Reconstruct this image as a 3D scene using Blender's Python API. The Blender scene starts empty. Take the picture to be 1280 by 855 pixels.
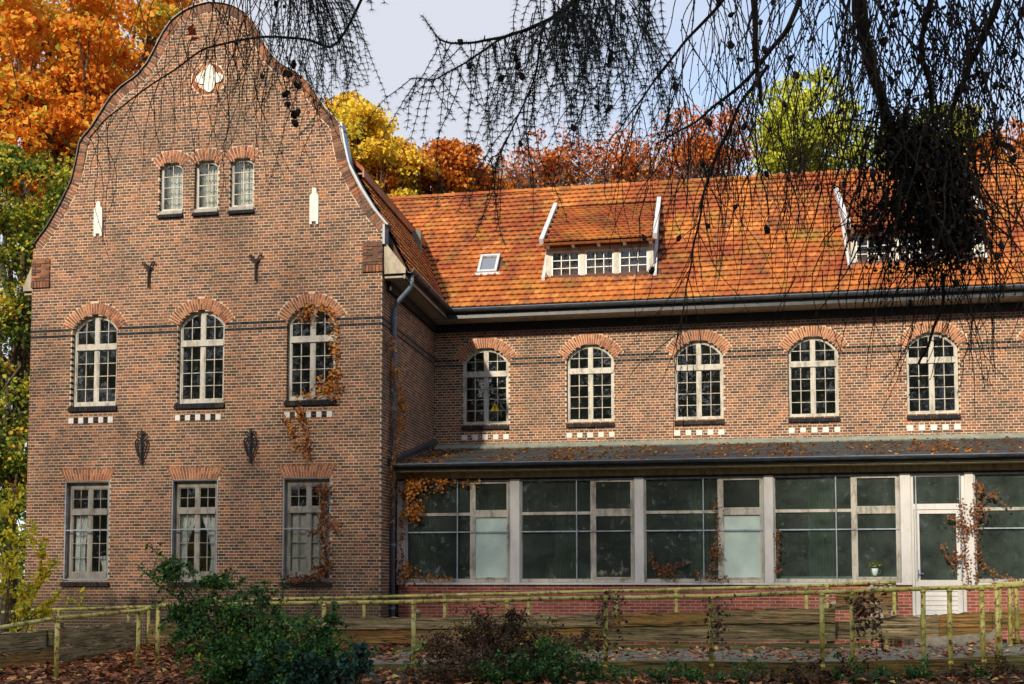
import bpy, math, random
import numpy as np
from mathutils import Vector, Matrix, Euler
SC = bpy.context.scene
COL = SC.collection
PI = math.pi
R = math.radians
rng = random.Random(7)
nr = np.random.default_rng(11)

# ------------------------------------------------------------------ camera
EYE = 1.5
FPX, YAW, PITCH = 1427.0, R(9.94), R(3.5)
YP = 725 - FPX * math.tan(PITCH)
cam_d = bpy.data.cameras.new('camera'); cam = bpy.data.objects.new('camera', cam_d); COL.objects.link(cam)
cam.location = (0, 0, EYE); cam.rotation_euler = (R(90) + PITCH, 0, YAW)
cam_d.sensor_width = 36; cam_d.lens = FPX / 1280 * 36; cam_d.shift_y = (YP - 427.5) / 1280
cam_d.clip_start = 0.1; cam_d.clip_end = 2000
SC.camera = cam
_f = Vector((-math.sin(YAW) * math.cos(PITCH), math.cos(YAW) * math.cos(PITCH), math.sin(PITCH)))
_r = Vector((math.cos(YAW), math.sin(YAW), 0)); _u = _r.cross(_f)
def at(x, y, Y):
    """point of the plane at distance Y seen at photo pixel x, y"""
    d = _f + _r * ((x - 640) / FPX) - _u * ((y - YP) / FPX)
    return Vector((0, 0, EYE)) + d * (Y / d.y)

# ------------------------------------------------------------------ light
SUN_EL, SUN_AZ = R(27), R(196)          # azimuth clockwise from +Y
to_sun = Vector((math.sin(SUN_AZ) * math.cos(SUN_EL), math.cos(SUN_AZ) * math.cos(SUN_EL), math.sin(SUN_EL)))
sd = bpy.data.lights.new('sun', 'SUN'); sd.energy = 2.8; sd.angle = R(1.8); sd.color = (1.0, 0.86, 0.66)
so = bpy.data.objects.new('sun', sd); COL.objects.link(so)
so.rotation_euler = (-to_sun).to_track_quat('-Z', 'Y').to_euler()
W = bpy.data.worlds.new('World'); SC.world = W; W.use_nodes = True
nt = W.node_tree; nt.nodes.clear()
def N(nt, t, **k):
    n = nt.nodes.new(t)
    for a, b in k.items(): setattr(n, a, b)
    return n
def L(nt, a, b): nt.links.new(a, b)
out = N(nt, 'ShaderNodeOutputWorld'); bg = N(nt, 'ShaderNodeBackground'); bg.inputs['Strength'].default_value = 0.15
sky = N(nt, 'ShaderNodeTexSky', sky_type='NISHITA', sun_disc=False)
sky.sun_elevation = SUN_EL; sky.sun_rotation = SUN_AZ; sky.air_density = 1.0; sky.dust_density = 1.0; sky.ozone_density = 1.5
tc = N(nt, 'ShaderNodeTexCoord'); mp = N(nt, 'ShaderNodeMapping'); mp.inputs['Scale'].default_value = (1.0, 1.0, 2.2); mp.inputs['Location'].default_value = (3.376, 0.565, 1.423)
no = N(nt, 'ShaderNodeTexNoise'); no.inputs['Scale'].default_value = 1.15; no.inputs['Detail'].default_value = 7; no.inputs['Roughness'].default_value = .5
cr = N(nt, 'ShaderNodeValToRGB'); cr.color_ramp.elements[0].color = (.32, .32, .32, 1); cr.color_ramp.elements[0].position = .38; cr.color_ramp.elements[1].position = .51
mx = N(nt, 'ShaderNodeMixRGB'); mx.inputs['Color2'].default_value = (2.5, 2.62, 2.95, 1)
L(nt, tc.outputs['Generated'], mp.inputs['Vector']); L(nt, mp.outputs[0], no.inputs['Vector']); L(nt, no.outputs['Fac'], cr.inputs[0])
L(nt, cr.outputs[0], mx.inputs['Fac']); L(nt, sky.outputs[0], mx.inputs['Color1']); L(nt, mx.outputs[0], bg.inputs['Color']); L(nt, bg.outputs[0], out.inputs[0])
SC.view_settings.view_transform = 'Standard'; SC.view_settings.look = 'None'
SC.view_settings.exposure = 0.95; SC.view_settings.gamma = 1
SC.render.engine = 'CYCLES'; SC.cycles.transparent_max_bounces = 16; SC.cycles.max_bounces = 6

# ------------------------------------------------------------------ materials
def new_mat(name):
    m = bpy.data.materials.new(name); m.use_nodes = True; t = m.node_tree; t.nodes.clear()
    o = N(t, 'ShaderNodeOutputMaterial'); b = N(t, 'ShaderNodeBsdfPrincipled'); L(t, b.outputs[0], o.inputs[0])
    return m, t, b, o
def ramp(t, stops, fac, interp='LINEAR'):
    c = N(t, 'ShaderNodeValToRGB'); c.color_ramp.interpolation = interp
    e = c.color_ramp.elements
    while len(e) < len(stops): e.new(.5)
    for i, (p, col) in enumerate(stops): e[i].position = p; e[i].color = (*col, 1)
    L(t, fac, c.inputs[0]); return c.outputs[0]
def noise(t, scale, detail=4, rough=.55, vec=None, stretch=None):
    n = N(t, 'ShaderNodeTexNoise'); n.inputs['Scale'].default_value = scale; n.inputs['Detail'].default_value = detail; n.inputs['Roughness'].default_value = rough
    if vec is None: vec = N(t, 'ShaderNodeNewGeometry').outputs['Position']
    if stretch:
        m = N(t, 'ShaderNodeMapping'); m.inputs['Scale'].default_value = stretch; L(t, vec, m.inputs['Vector']); vec = m.outputs[0]
    L(t, vec, n.inputs['Vector']); return n.outputs['Fac']
def math_(t, op, a, b=None, c=None, clamp=False):
    n = N(t, 'ShaderNodeMath', operation=op); n.use_clamp = clamp
    for i, v in enumerate((a, b, c)):
        if v is None: continue
        if isinstance(v, (int, float)): n.inputs[i].default_value = v
        else: L(t, v, n.inputs[i])
    return n.outputs[0]
def rndval(t):
    a = N(t, 'ShaderNodeAttribute', attribute_name='rnd'); o = N(t, 'ShaderNodeObjectInfo')
    return math_(t, 'FRACT', math_(t, 'ADD', a.outputs['Fac'], o.outputs['Random']))
def attrval(t): return N(t, 'ShaderNodeAttribute', attribute_name='rnd').outputs['Fac']
def mix(t, fac, a, b, mode='MIX'):
    m = N(t, 'ShaderNodeMixRGB', blend_type=mode)
    for i, v in ((0, fac), (1, a), (2, b)):
        if isinstance(v, (int, float)): m.inputs[i].default_value = v
        elif isinstance(v, tuple): m.inputs[i].default_value = (*v, 1)
        else: L(t, v, m.inputs[i])
    return m.outputs[0]
def bump(t, b, h, s=.3, d=.01):
    n = N(t, 'ShaderNodeBump'); n.inputs['Strength'].default_value = s; n.inputs['Distance'].default_value = d
    L(t, h, n.inputs['Height']); L(t, n.outputs[0], b.inputs['Normal'])
def rough(b, v): b.inputs['Roughness'].default_value = v
def spec(b, v): b.inputs['Specular IOR Level'].default_value = v

def damp(t, c):
    sp = N(t, 'ShaderNodeSeparateXYZ'); L(t, N(t, 'ShaderNodeNewGeometry').outputs['Position'], sp.inputs[0])
    h = math_(t, 'ADD', sp.outputs['Z'], math_(t, 'MULTIPLY', noise(t, 1.3, 6, .7), -1.9))
    return mix(t, ramp(t, [(0, (.6,) * 3), (.5, (0, 0, 0))], h), c, (.055, .05, .032))
def brick_mat(name, stops, dirt=.8):
    m, t, b, o = new_mat(name)
    c = ramp(t, stops, rndval(t))
    g = noise(t, 26, 5, .7); c = mix(t, .55, c, ramp(t, [(.3, (.45, .45, .45)), (.7, (1.45, 1.45, 1.45))], g), 'MULTIPLY')
    st = noise(t, .55, 6, .62, stretch=(1, 1, .8))
    c = mix(t, ramp(t, [(.5, (0, 0, 0)), (.72, (dirt,) * 3)], st), c, (.045, .04, .035))
    if 'annex' not in name: c = damp(t, c)
    c = mix(t, ramp(t, [(.52, (0, 0, 0)), (.64, (.45,) * 3)], noise(t, 1.7, 8, .75, stretch=(1.5, 1, .5))), c, (.11, .075, .035))
    L(t, c, b.inputs['Base Color']); rough(b, .85); spec(b, .3); bump(t, b, g, .6, .006); return m
BR = brick_mat('weathered_brick', [(0, (.075, .045, .038)), (.2, (.125, .065, .048)), (.5, (.19, .088, .058)), (.8, (.26, .113, .066)), (.95, (.34, .14, .07)), (1, (.42, .16, .07))])
BRD = brick_mat('dark_glazed_brick', [(0, (.008, .009, .013)), (1, (.022, .024, .032))], .1)
BRA = brick_mat('arch_brick', [(0, (.20, .07, .04)), (.4, (.33, .115, .06)), (.8, (.44, .165, .08)), (1, (.52, .22, .10))], .3)
BRN = brick_mat('red_annex_brick', [(0, (.24, .055, .04)), (.5, (.33, .08, .055)), (1, (.42, .12, .075))], .2)
def mortar_mat(name, c0, c1, dirt):
    m, t, b, o = new_mat(name)
    c = ramp(t, [(.3, c0), (.7, c1)], noise(t, 3.0, 6, .7))
    c = mix(t, ramp(t, [(.5, (0, 0, 0)), (.72, (dirt,) * 3)], noise(t, .55, 6, .62, stretch=(1, 1, .8))), c, (.10, .09, .08))
    if 'grey' not in name: c = damp(t, c)
    L(t, c, b.inputs['Base Color']); rough(b, .95); spec(b, .2); bump(t, b, noise(t, 90, 3), .4, .004); return m
MOR = mortar_mat('lime_mortar', (.54, .43, .31), (.74, .61, .45), .55)
MORN = mortar_mat('grey_mortar', (.38, .30, .26), (.52, .42, .36), .3)

def paint_mat(name, col, wear, amt=.5, ro=.5, sc=7):
    m, t, b, o = new_mat(name)
    n1 = noise(t, sc, 8, .75, stretch=(1, 1, .35)); n2 = noise(t, 60, 3)
    f = ramp(t, [(.47, (0, 0, 0)), (.62, (amt,) * 3)], n1)
    c = mix(t, f, mix(t, ramp(t, [(.3, (0, 0, 0)), (.7, (.35,) * 3)], n2), col, tuple(v * .72 for v in col)), wear)
    L(t, c, b.inputs['Base Color']); rough(b, ro); bump(t, b, n1, .3, .003); return m
FRAME = paint_mat('weathered_white_paint', (.52, .50, .44), (.17, .15, .12), .8)
FRAMEG = paint_mat('grey_weathered_frame', (.30, .29, .26), (.11, .09, .07), .85)
WHITE = paint_mat('white_paint', (.80, .79, .76), (.38, .35, .30), .5, .45)
POSTW = paint_mat('post_white', (.66, .66, .66), (.45, .42, .38), .35, .4)
STEEL = paint_mat('blue_grey_steel', (.36, .42, .49), (.10, .12, .15), .6, .4)
ZINC = paint_mat('zinc', (.16, .22, .30), (.10, .11, .13), .7, .35, 4)
ZINC.node_tree.nodes['Principled BSDF'].inputs['Metallic'].default_value = .0
LEAD = paint_mat('white_lead', (.58, .60, .64), (.35, .36, .38), .5, .5)
GUT = paint_mat('dark_gutter', (.035, .042, .05), (.10, .10, .10), .5, .35)
SOF = paint_mat('cream_soffit', (.34, .29, .20), (.12, .09, .06), .7)
OLIVE = paint_mat('olive_beam', (.40, .34, .17), (.09, .07, .035), .6)
FASC = paint_mat('brown_fascia', (.30, .105, .035), (.10, .04, .02), .7)
STONE = paint_mat('white_render_stone', (.76, .74, .70), (.45, .43, .39), .35, .8, 9)
IRON = paint_mat('black_iron', (.006, .006, .007), (.015, .010, .007), .3, .6)
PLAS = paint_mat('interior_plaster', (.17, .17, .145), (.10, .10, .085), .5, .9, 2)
ROOFB = paint_mat('roof_underlay', (.10, .045, .03), (.05, .03, .02), .5, .9)
def rail_mat():
    m, t, b, o = new_mat('flaking_yellow_paint')
    n1 = noise(t, 14, 8, .75); n2 = noise(t, 3, 4, .6)
    c = ramp(t, [(.3, (.38, .37, .07)), (.55, (.55, .50, .14)), (.8, (.68, .64, .36))], n2)
    c = mix(t, ramp(t, [(.525, (0, 0, 0)), (.575, (1, 1, 1))], n1), c, (.14, .05, .02))
    c = mix(t, ramp(t, [(.50, (0, 0, 0)), (.64, (.75,) * 3)], noise(t, 4.3, 6, .7)), c, (.13, .18, .025))
    L(t, c, b.inputs['Base Color']); rough(b, .6); bump(t, b, n1, .5, .004); return m
RAIL = rail_mat()
def wood_mat(name, a, b_, moss=.6):
    m, t, b, o = new_mat(name)
    g = noise(t, 4, 9, .75, stretch=(.6, .6, 6.5)); r = rndval(t)
    c = ramp(t, [(.30, tuple(v * .3 for v in a)), (.40, tuple(v * .7 for v in a)), (.52, a), (.66, b_)], g)
    c = mix(t, ramp(t, [(.55, (.1,) * 3), (.8, (1, 1, 1))], r), c, mix(t, 1, c, (1.15, .74, .38), 'MULTIPLY'))
    ck = math_(t, 'ABSOLUTE', math_(t, 'SUBTRACT', noise(t, 3, 4, .55, stretch=(.16, .16, 6)), .5))
    c = mix(t, ramp(t, [(.008, (1, 1, 1)), (.026, (0, 0, 0))], ck), c, (.012, .009, .006))
    ck2 = math_(t, 'ABSOLUTE', math_(t, 'SUBTRACT', noise(t, 7, 3, .6, stretch=(.07, .07, 4)), .46))
    c = mix(t, ramp(t, [(.006, (.8, .8, .8)), (.03, (0, 0, 0))], ck2), c, (.02, .015, .009))
    c = mix(t, ramp(t, [(.47, (0, 0, 0)), (.66, (moss,) * 3)], noise(t, 2.3, 7, .7, stretch=(.6, .6, 2))), c, (.075, .10, .018))
    c = mix(t, ramp(t, [(.54, (0, 0, 0)), (.66, (.6,) * 3)], noise(t, 1.1, 9, .8, stretch=(.6, .6, 3))), c, (.04, .03, .018))
    L(t, c, b.inputs['Base Color']); rough(b, .85); bump(t, b, g, 1, .02); return m
WOOD = wood_mat('weathered_plank', (.34, .27, .14), (.60, .52, .32))
MOSSY = wood_mat('mossy_kerb_board', (.20, .19, .07), (.30, .30, .11), .8)
def tile_mat():
    m, t, b, o = new_mat('clay_tile')
    c = ramp(t, [(0, (.34, .11, .038)), (.4, (.44, .145, .036)), (.8, (.51, .18, .042)), (1, (.56, .24, .07))], rndval(t))
    big = noise(t, .45, 5, .65); c = mix(t, ramp(t, [(.44, (0, 0, 0)), (.58, (.9,) * 3)], big), c, mix(t, 1, c, (.60, .40, .62), 'MULTIPLY'))
    c = mix(t, ramp(t, [(.50, (0, 0, 0)), (.64, (.75,) * 3)], noise(t, 1.6, 9, .8)), c, (.27, .20, .035))
    c = mix(t, ramp(t, [(.62, (0, 0, 0)), (.72, (.8,) * 3)], noise(t, 11, 5, .7)), c, (.05, .04, .025))
    c = mix(t, ramp(t, [(.52, (0, 0, 0)), (.66, (.6,) * 3)], noise(t, 1.1, 7, .7, stretch=(2, 1, .35))), c, (.085, .04, .03))
    L(t, c, b.inputs['Base Color']); rough(b, .8); spec(b, .3); bump(t, b, noise(t, 40, 4), .5, .005); return m
TILE = tile_mat()
def simple_ramp_mat(name, stops, sc, ro=.9, bmp=.5, bd=.02, extra=None, det=8):
    m, t, b, o = new_mat(name); n1 = noise(t, sc, det, .7)
    c = ramp(t, stops, n1)
    if extra: c = mix(t, ramp(t, [(.5, (0, 0, 0)), (.65, (extra[1],) * 3)], noise(t, extra[2], 7, .7)), c, extra[0])
    L(t, c, b.inputs['Base Color']); rough(b, ro); bump(t, b, n1, bmp, bd); return m
SLATE = simple_ramp_mat('bitumen_roofing', [(.3, (.012, .015, .018)), (.5, (.028, .034, .040)), (.72, (.06, .066, .068))], 3.2, .65, .5, .02, ((.045, .06, .03), .8, 1.8))
LEDGE = simple_ramp_mat('green_lead', [(.3, (.16, .19, .15)), (.7, (.34, .37, .32))], 5, .6)
SOIL = simple_ramp_mat('woodland_soil', [(.3, (.03, .02, .012)), (.55, (.075, .045, .024)), (.75, (.14, .075, .035))], 7, .95, .8, .04, ((.05, .07, .015), .6, 1.7))
PAVE = simple_ramp_mat('paving_slab', [(.3, (.11, .105, .085)), (.5, (.20, .19, .155)), (.72, (.30, .28, .23))], 9, .85, .4, .006, ((.10, .125, .04), .7, 2.6))
BARK = simple_ramp_mat('bark', [(.3, (.035, .026, .018)), (.7, (.12, .09, .06))], 9, .95, .8, .02)
DKBARK = simple_ramp_mat('larch_bark', [(.3, (.012, .010, .008)), (.7, (.04, .032, .025))], 30, .95)
CONE = simple_ramp_mat('larch_cone', [(.3, (.012, .009, .007)), (.7, (.04, .026, .018))], 60, .9)
def leaf_mat(name, stops, trans=.35, ro=.55):
    m, t, b, o = new_mat(name)
    c = ramp(t, stops, attrval(t)); L(t, c, b.inputs['Base Color']); rough(b, ro); spec(b, .25)
    tr = N(t, 'ShaderNodeBsdfTranslucent'); L(t, c, tr.inputs[0]); ms = N(t, 'ShaderNodeMixShader'); ms.inputs[0].default_value = trans
    L(t, b.outputs[0], ms.inputs[1]); L(t, tr.outputs[0], ms.inputs[2]); L(t, ms.outputs[0], o.inputs[0]); return m
LF_ORANGE = leaf_mat('orange_oak_leaf', [(0, (.40, .08, .014)), (.25, (.70, .20, .02)), (.6, (.84, .34, .035)), (.85, (.86, .52, .06)), (1, (.50, .54, .07))], .45)
LF_OR2 = leaf_mat('rusty_leaf', [(0, (.32, .07, .012)), (.4, (.62, .19, .025)), (.75, (.78, .36, .04)), (1, (.74, .52, .07))])
LF_YEL = leaf_mat('yellow_leaf', [(0, (.48, .26, .02)), (.4, (.82, .54, .04)), (.8, (.88, .72, .08)), (1, (.60, .60, .10))])
LF_GRN = leaf_mat('green_autumn_leaf', [(0, (.03, .07, .012)), (.35, (.12, .20, .025)), (.6, (.30, .36, .04)), (.8, (.66, .56, .06)), (1, (.70, .36, .04))])
LF_LIME = leaf_mat('lime_leaf', [(0, (.22, .28, .02)), (.5, (.50, .55, .05)), (1, (.80, .74, .10))])
LF_RED = leaf_mat('red_beech_leaf', [(0, (.30, .05, .018)), (.5, (.58, .15, .03)), (1, (.78, .32, .06))])
LF_SHRUB = leaf_mat('dark_green_leaf', [(0, (.008, .035, .012)), (.45, (.04, .13, .035)), (.8, (.11, .28, .06)), (.96, (.28, .45, .09)), (1, (.5, .45, .05))], .3, .3)
LF_BLUE = leaf_mat('blue_green_leaf', [(0, (.01, .035, .025)), (.6, (.03, .10, .07)), (1, (.10, .22, .15))], .2, .3)
LF_VAR = leaf_mat('variegated_leaf', [(0, (.20, .34, .09)), (1, (.60, .66, .28))], .3)
LF_YSH = leaf_mat('yellow_shrub_leaf', [(0, (.22, .30, .03)), (.35, (.50, .52, .04)), (.7, (.75, .62, .04)), (1, (.85, .62, .05))])
LF_VINE = leaf_mat('creeper_leaf', [(0, (.12, .035, .012)), (.45, (.38, .12, .02)), (.8, (.66, .27, .035)), (1, (.75, .40, .08))])
LF_VBR = leaf_mat('brown_creeper_leaf', [(0, (.07, .03, .018)), (.5, (.20, .075, .03)), (1, (.42, .18, .06))])
LF_LIT = leaf_mat('fallen_leaf', [(0, (.09, .04, .02)), (.35, (.28, .09, .035)), (.7, (.48, .18, .07)), (.9, (.60, .32, .14)), (1, (.72, .52, .12))], .1)
LF_DEAD = leaf_mat('dead_bramble', [(0, (.02, .014, .009)), (.6, (.09, .055, .03)), (1, (.24, .13, .06))], .1)
NEEDLE = leaf_mat('larch_needle', [(0, (.015, .028, .026)), (1, (.07, .10, .10))], .1)
DARKF = leaf_mat('dead_twig_foliage', [(0, (.006, .005, .004)), (.7, (.022, .015, .010)), (1, (.12, .06, .025))], .0)
WOODL = leaf_mat('forest_leaf', [(0, (.02, .035, .01)), (.5, (.08, .08, .02)), (1, (.25, .13, .03))])
def glass_mat(name, tint, refl=.0, dust=.008, wave=.12):
    m, t, b, o = new_mat(name); t.nodes.remove(b)
    tr = N(t, 'ShaderNodeBsdfTransparent'); tr.inputs[0].default_value = (*tint, 1)
    gl = N(t, 'ShaderNodeBsdfGlossy'); gl.inputs['Roughness'].default_value = .02; gl.inputs['Color'].default_value = (.95, .97, 1, 1)
    fr = N(t, 'ShaderNodeFresnel'); fr.inputs['IOR'].default_value = 1.6
    n_ = N(t, 'ShaderNodeBump'); n_.inputs['Strength'].default_value = wave; n_.inputs['Distance'].default_value = .02
    L(t, noise(t, 2.5, 2, .5), n_.inputs['Height']); L(t, n_.outputs[0], gl.inputs['Normal'])
    ms = N(t, 'ShaderNodeMixShader'); L(t, math_(t, 'ADD', fr.outputs[0], refl, clamp=True), ms.inputs[0])
    df = N(t, 'ShaderNodeBsdfDiffuse'); df.inputs[0].default_value = (.33, .41, .38, 1); m2 = N(t, 'ShaderNodeMixShader')
    L(t, math_(t, 'MULTIPLY', ramp(t, [(.3, (.35,) * 3), (.7, (1.6,) * 3)], noise(t, 1.6, 6, .7)), dust), m2.inputs[0]); L(t, tr.outputs[0], m2.inputs[1]); L(t, df.outputs[0], m2.inputs[2])
    L(t, m2.outputs[0], ms.inputs[1]); L(t, gl.outputs[0], ms.inputs[2]); L(t, ms.outputs[0], o.inputs[0]); return m
GLASS = glass_mat('old_window_glass', (.86, .88, .88), .0)
GLASSA = glass_mat('annex_glass', (.62, .72, .70), .0, .085, .04)
def plain(name, col, ro=.6, var=.15, sc=8):
    m, t, b, o = new_mat(name); c = mix(t, ramp(t, [(.3, (0, 0, 0)), (.7, (1, 1, 1))], noise(t, sc, 5)), tuple(v * (1 - var) for v in col), tuple(min(1, v * (1 + var)) for v in col))
    L(t, c, b.inputs['Base Color']); rough(b, ro); return m
FILM = plain('frosted_film', (.50, .64, .60), .25, .12, 3)
NET = plain('net_curtain', (.82, .86, .92), .9)
NETC = plain('cream_curtain', (.80, .80, .74), .9)
GCUR = plain('green_curtain', (.10, .14, .10), .9, .3)
PAPER = plain('white_board', (.80, .80, .78), .7, .06)
CUPM = plain('cup_glaze', (.55, .66, .62), .3)
SIGNY = plain('sign_yellow', (.85, .62, .02), .4, .03)
SIGNK = plain('sign_black', (.01, .01, .01), .4, .03)
TWIGB = plain('vine_stem', (.16, .12, .08), .9, .4)
GREYST = plain('grey_vine_stem', (.22, .19, .15), .9, .4)

# ------------------------------------------------------------------ mesh helpers
def link(name, me, parent=None, loc=(0, 0, 0)):
    o = bpy.data.objects.new(name, me); COL.objects.link(o); o.location = loc
    if parent: o.parent = parent
    return o
def root_of(o):
    while o.parent: o = o.parent
    return o
class MB:
    def __init__(s): s.v = []; s.f = []; s.m = []; s.r = []
    def add(s, vs, fs, m=0, r=None):
        b = len(s.v); s.v.extend(vs); r = rng.random() if r is None else r
        for f in fs: s.f.append([b + i for i in f]); s.m.append(m); s.r.append(r)
    def box(s, x0, x1, y0, y1, z0, z1, m=0, r=None):
        s.add([(x0, y0, z0), (x1, y0, z0), (x1, y1, z0), (x0, y1, z0), (x0, y0, z1), (x1, y0, z1), (x1, y1, z1), (x0, y1, z1)],
              [(0, 3, 2, 1), (4, 5, 6, 7), (0, 1, 5, 4), (1, 2, 6, 5), (2, 3, 7, 6), (3, 0, 4, 7)], m, r)
    def prism(s, poly, d0, d1, fn, m=0, r=None):
        """poly in (u,z), fn(u,d,z)->xyz"""
        n = len(poly)
        vs = [fn(u, d0, z) for u, z in poly] + [fn(u, d1, z) for u, z in poly]
        fs = [tuple(range(n)), tuple(range(2 * n - 1, n - 1, -1))] + [(i, i + n, (i + 1) % n + n, (i + 1) % n) for i in range(n)]
        s.add(vs, fs, m, r)
    def tube(s, pts, rad, n=6, m=0, r=None, cap=True):
        pts = [Vector(p) for p in pts]; k = len(pts)
        if k < 2: return
        rad = rad if isinstance(rad, (list, tuple)) else [rad] * k
        vs = []; up = None
        for i, p in enumerate(pts):
            d = (pts[min(i + 1, k - 1)] - pts[max(i - 1, 0)])
            if d.length < 1e-7: d = Vector((0, 0, 1))
            d.normalize()
            if up is None:
                up = d.orthogonal().normalized()
            up = (up - d * up.dot(d))
            if up.length < 1e-5: up = d.orthogonal()
            up.normalize(); w = d.cross(up)
            for j in range(n):
                a = 2 * PI * j / n; vs.append(tuple(p + (up * math.cos(a) + w * math.sin(a)) * rad[i]))
        fs = [(i * n + j, i * n + (j + 1) % n, (i + 1) * n + (j + 1) % n, (i + 1) * n + j) for i in range(k - 1) for j in range(n)]
        if cap: fs += [tuple(range(n - 1, -1, -1)), tuple(range((k - 1) * n, k * n))]
        s.add(vs, fs, m, r)
    def build(s, name, mats, parent=None, smooth=False, kind=None, label=None):
        me = bpy.data.meshes.new(name)
        vs = s.v
        if parent:
            o = root_of(parent).location; vs = [(a - o.x, b - o.y, c - o.z) for a, b, c in s.v]
        me.from_pydata(vs, [], s.f)
        for q in (mats if isinstance(mats, (list, tuple)) else [mats]): me.materials.append(q)
        me.polygons.foreach_set('material_index', s.m)
        at_ = me.attributes.new('rnd', 'FLOAT', 'FACE'); at_.data.foreach_set('value', s.r)
        if smooth: me.polygons.foreach_set('use_smooth', [True] * len(s.f))
        me.update(); ob = link(name, me, parent)
        if kind: ob['kind'] = kind
        if label: ob['label'] = label
        return ob
def tag(o, label, cat, group=None, kind=None):
    o['label'] = label
    if cat: o['category'] = cat
    if group: o['group'] = group
    if kind: o['kind'] = kind
    return o
def thing(name, label, cat, loc=(0, 0, 0), group=None):
    o = bpy.data.objects.new(name, None); COL.objects.link(o); o.location = loc; o.empty_display_size = .3
    return tag(o, label, cat, group)
def box_mesh(name, x0, x1, y0, y1, z0, z1, mat):
    b = MB(); b.box(x0, x1, y0, y1, z0, z1, 0, 0.0); me = bpy.data.meshes.new(name); me.from_pydata(b.v, [], b.f); me.materials.append(mat)
    a = me.attributes.new('rnd', 'FLOAT', 'FACE'); a.data.foreach_set('value', [0.0] * 6); return me

def leaves(name, P, size, rnd, mat, parent=None, flat=False, aspect=.36, droop=0.0, kind=None, wall=None):
    """many small folded leaves as one mesh"""
    P = np.asarray(P, float); n = len(P)
    size = np.broadcast_to(np.asarray(size, float), (n,)); rnd = np.broadcast_to(np.asarray(rnd, float), (n,))
    if flat:
        a = nr.random(n) * 2 * PI; ti = nr.normal(0, .32, (n, 2))
        ax = np.stack([np.cos(a), np.sin(a), ti[:, 0]], 1); nz = np.stack([ti[:, 1] * .6, nr.normal(0, .25, n), np.ones(n)], 1)
    elif wall is not None:
        a = nr.random(n) * 2 * PI; w = Vector(wall); e1 = Vector((0, 0, 1)).cross(w).normalized()
        ax = np.outer(np.cos(a), e1) + np.outer(np.sin(a) - .5, (0, 0, 1)); nz = np.array(w)[None, :] + nr.normal(0, .45, (n, 3))
    else:
        ax = nr.normal(size=(n, 3)); ax[:, 2] -= droop; nz = nr.normal(size=(n, 3)); nz[:, 2] += .6
    ax /= np.linalg.norm(ax, axis=1)[:, None]
    sd_ = np.cross(nz, ax); sd_ /= (np.linalg.norm(sd_, axis=1)[:, None] + 1e-9); nn = np.cross(ax, sd_)
    s = size[:, None]
    fold = (.08 + nr.random((n, 1)) * .18)
    v0 = P - ax * s * .5; v1 = P + sd_ * s * aspect + nn * s * fold; v2 = P + ax * s * .5 + nn * s * (nr.random((n, 1)) - .5) * .3; v3 = P - sd_ * s * aspect + nn * s * fold
    V = np.stack([v0, v1, v2, v3], 1).reshape(-1, 3)
    if parent: o = root_of(parent).location; V = V - np.array([o.x, o.y, o.z])
    b = np.arange(n) * 4
    F = np.stack([b, b + 1, b + 2, b, b + 2, b + 3], 1).reshape(-1)
    me = bpy.data.meshes.new(name)
    me.vertices.add(len(V)); me.vertices.foreach_set('co', V.reshape(-1))
    nf = 2 * n; me.loops.add(3 * nf); me.loops.foreach_set('vertex_index', F.astype(np.int32))
    me.polygons.add(nf); me.polygons.foreach_set('loop_start', (np.arange(nf) * 3).astype(np.int32))
    me.update(calc_edges=True); me.materials.append(mat)
    a_ = me.attributes.new('rnd', 'FLOAT', 'FACE'); a_.data.foreach_set('value', np.repeat(np.clip(rnd, 0, 1), 2).astype(np.float32))
    ob = link(name, me, parent)
    if kind: ob['kind'] = kind
    return ob

def plank(m, p0, p1, h, th, mi=0, nseg=10, jit=.012):
    """board between two points (p = lower edge), vertical face, ragged long edges"""
    p0 = Vector(p0); p1 = Vector(p1); d = (p1 - p0); d2 = Vector((d.x, d.y, 0)).normalized(); nn = Vector((d2.y, -d2.x, 0))
    vs = []
    for i in range(nseg + 1):
        p = p0 + d * (i / nseg); jt = rng.uniform(-jit * 1.8, jit * .5); jb = rng.uniform(-jit * .3, jit * .6); w = rng.uniform(-.3, .3) * jit
        for (a, z) in ((nn * (th / 2 + w), jb), (nn * (th / 2 + w), h + jt), (nn * (-th / 2), h + jt), (nn * (-th / 2), jb)):
            q = p + a; vs.append((q.x, q.y, q.z + z))
    fs = [(0, 1, 2, 3), tuple(nseg * 4 + i for i in (3, 2, 1, 0))]
    for i in range(nseg):
        for j in range(4): fs.append((i * 4 + j, (i + 1) * 4 + j, (i + 1) * 4 + (j + 1) % 4, i * 4 + (j + 1) % 4))
    m.add(vs, fs, mi)

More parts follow.
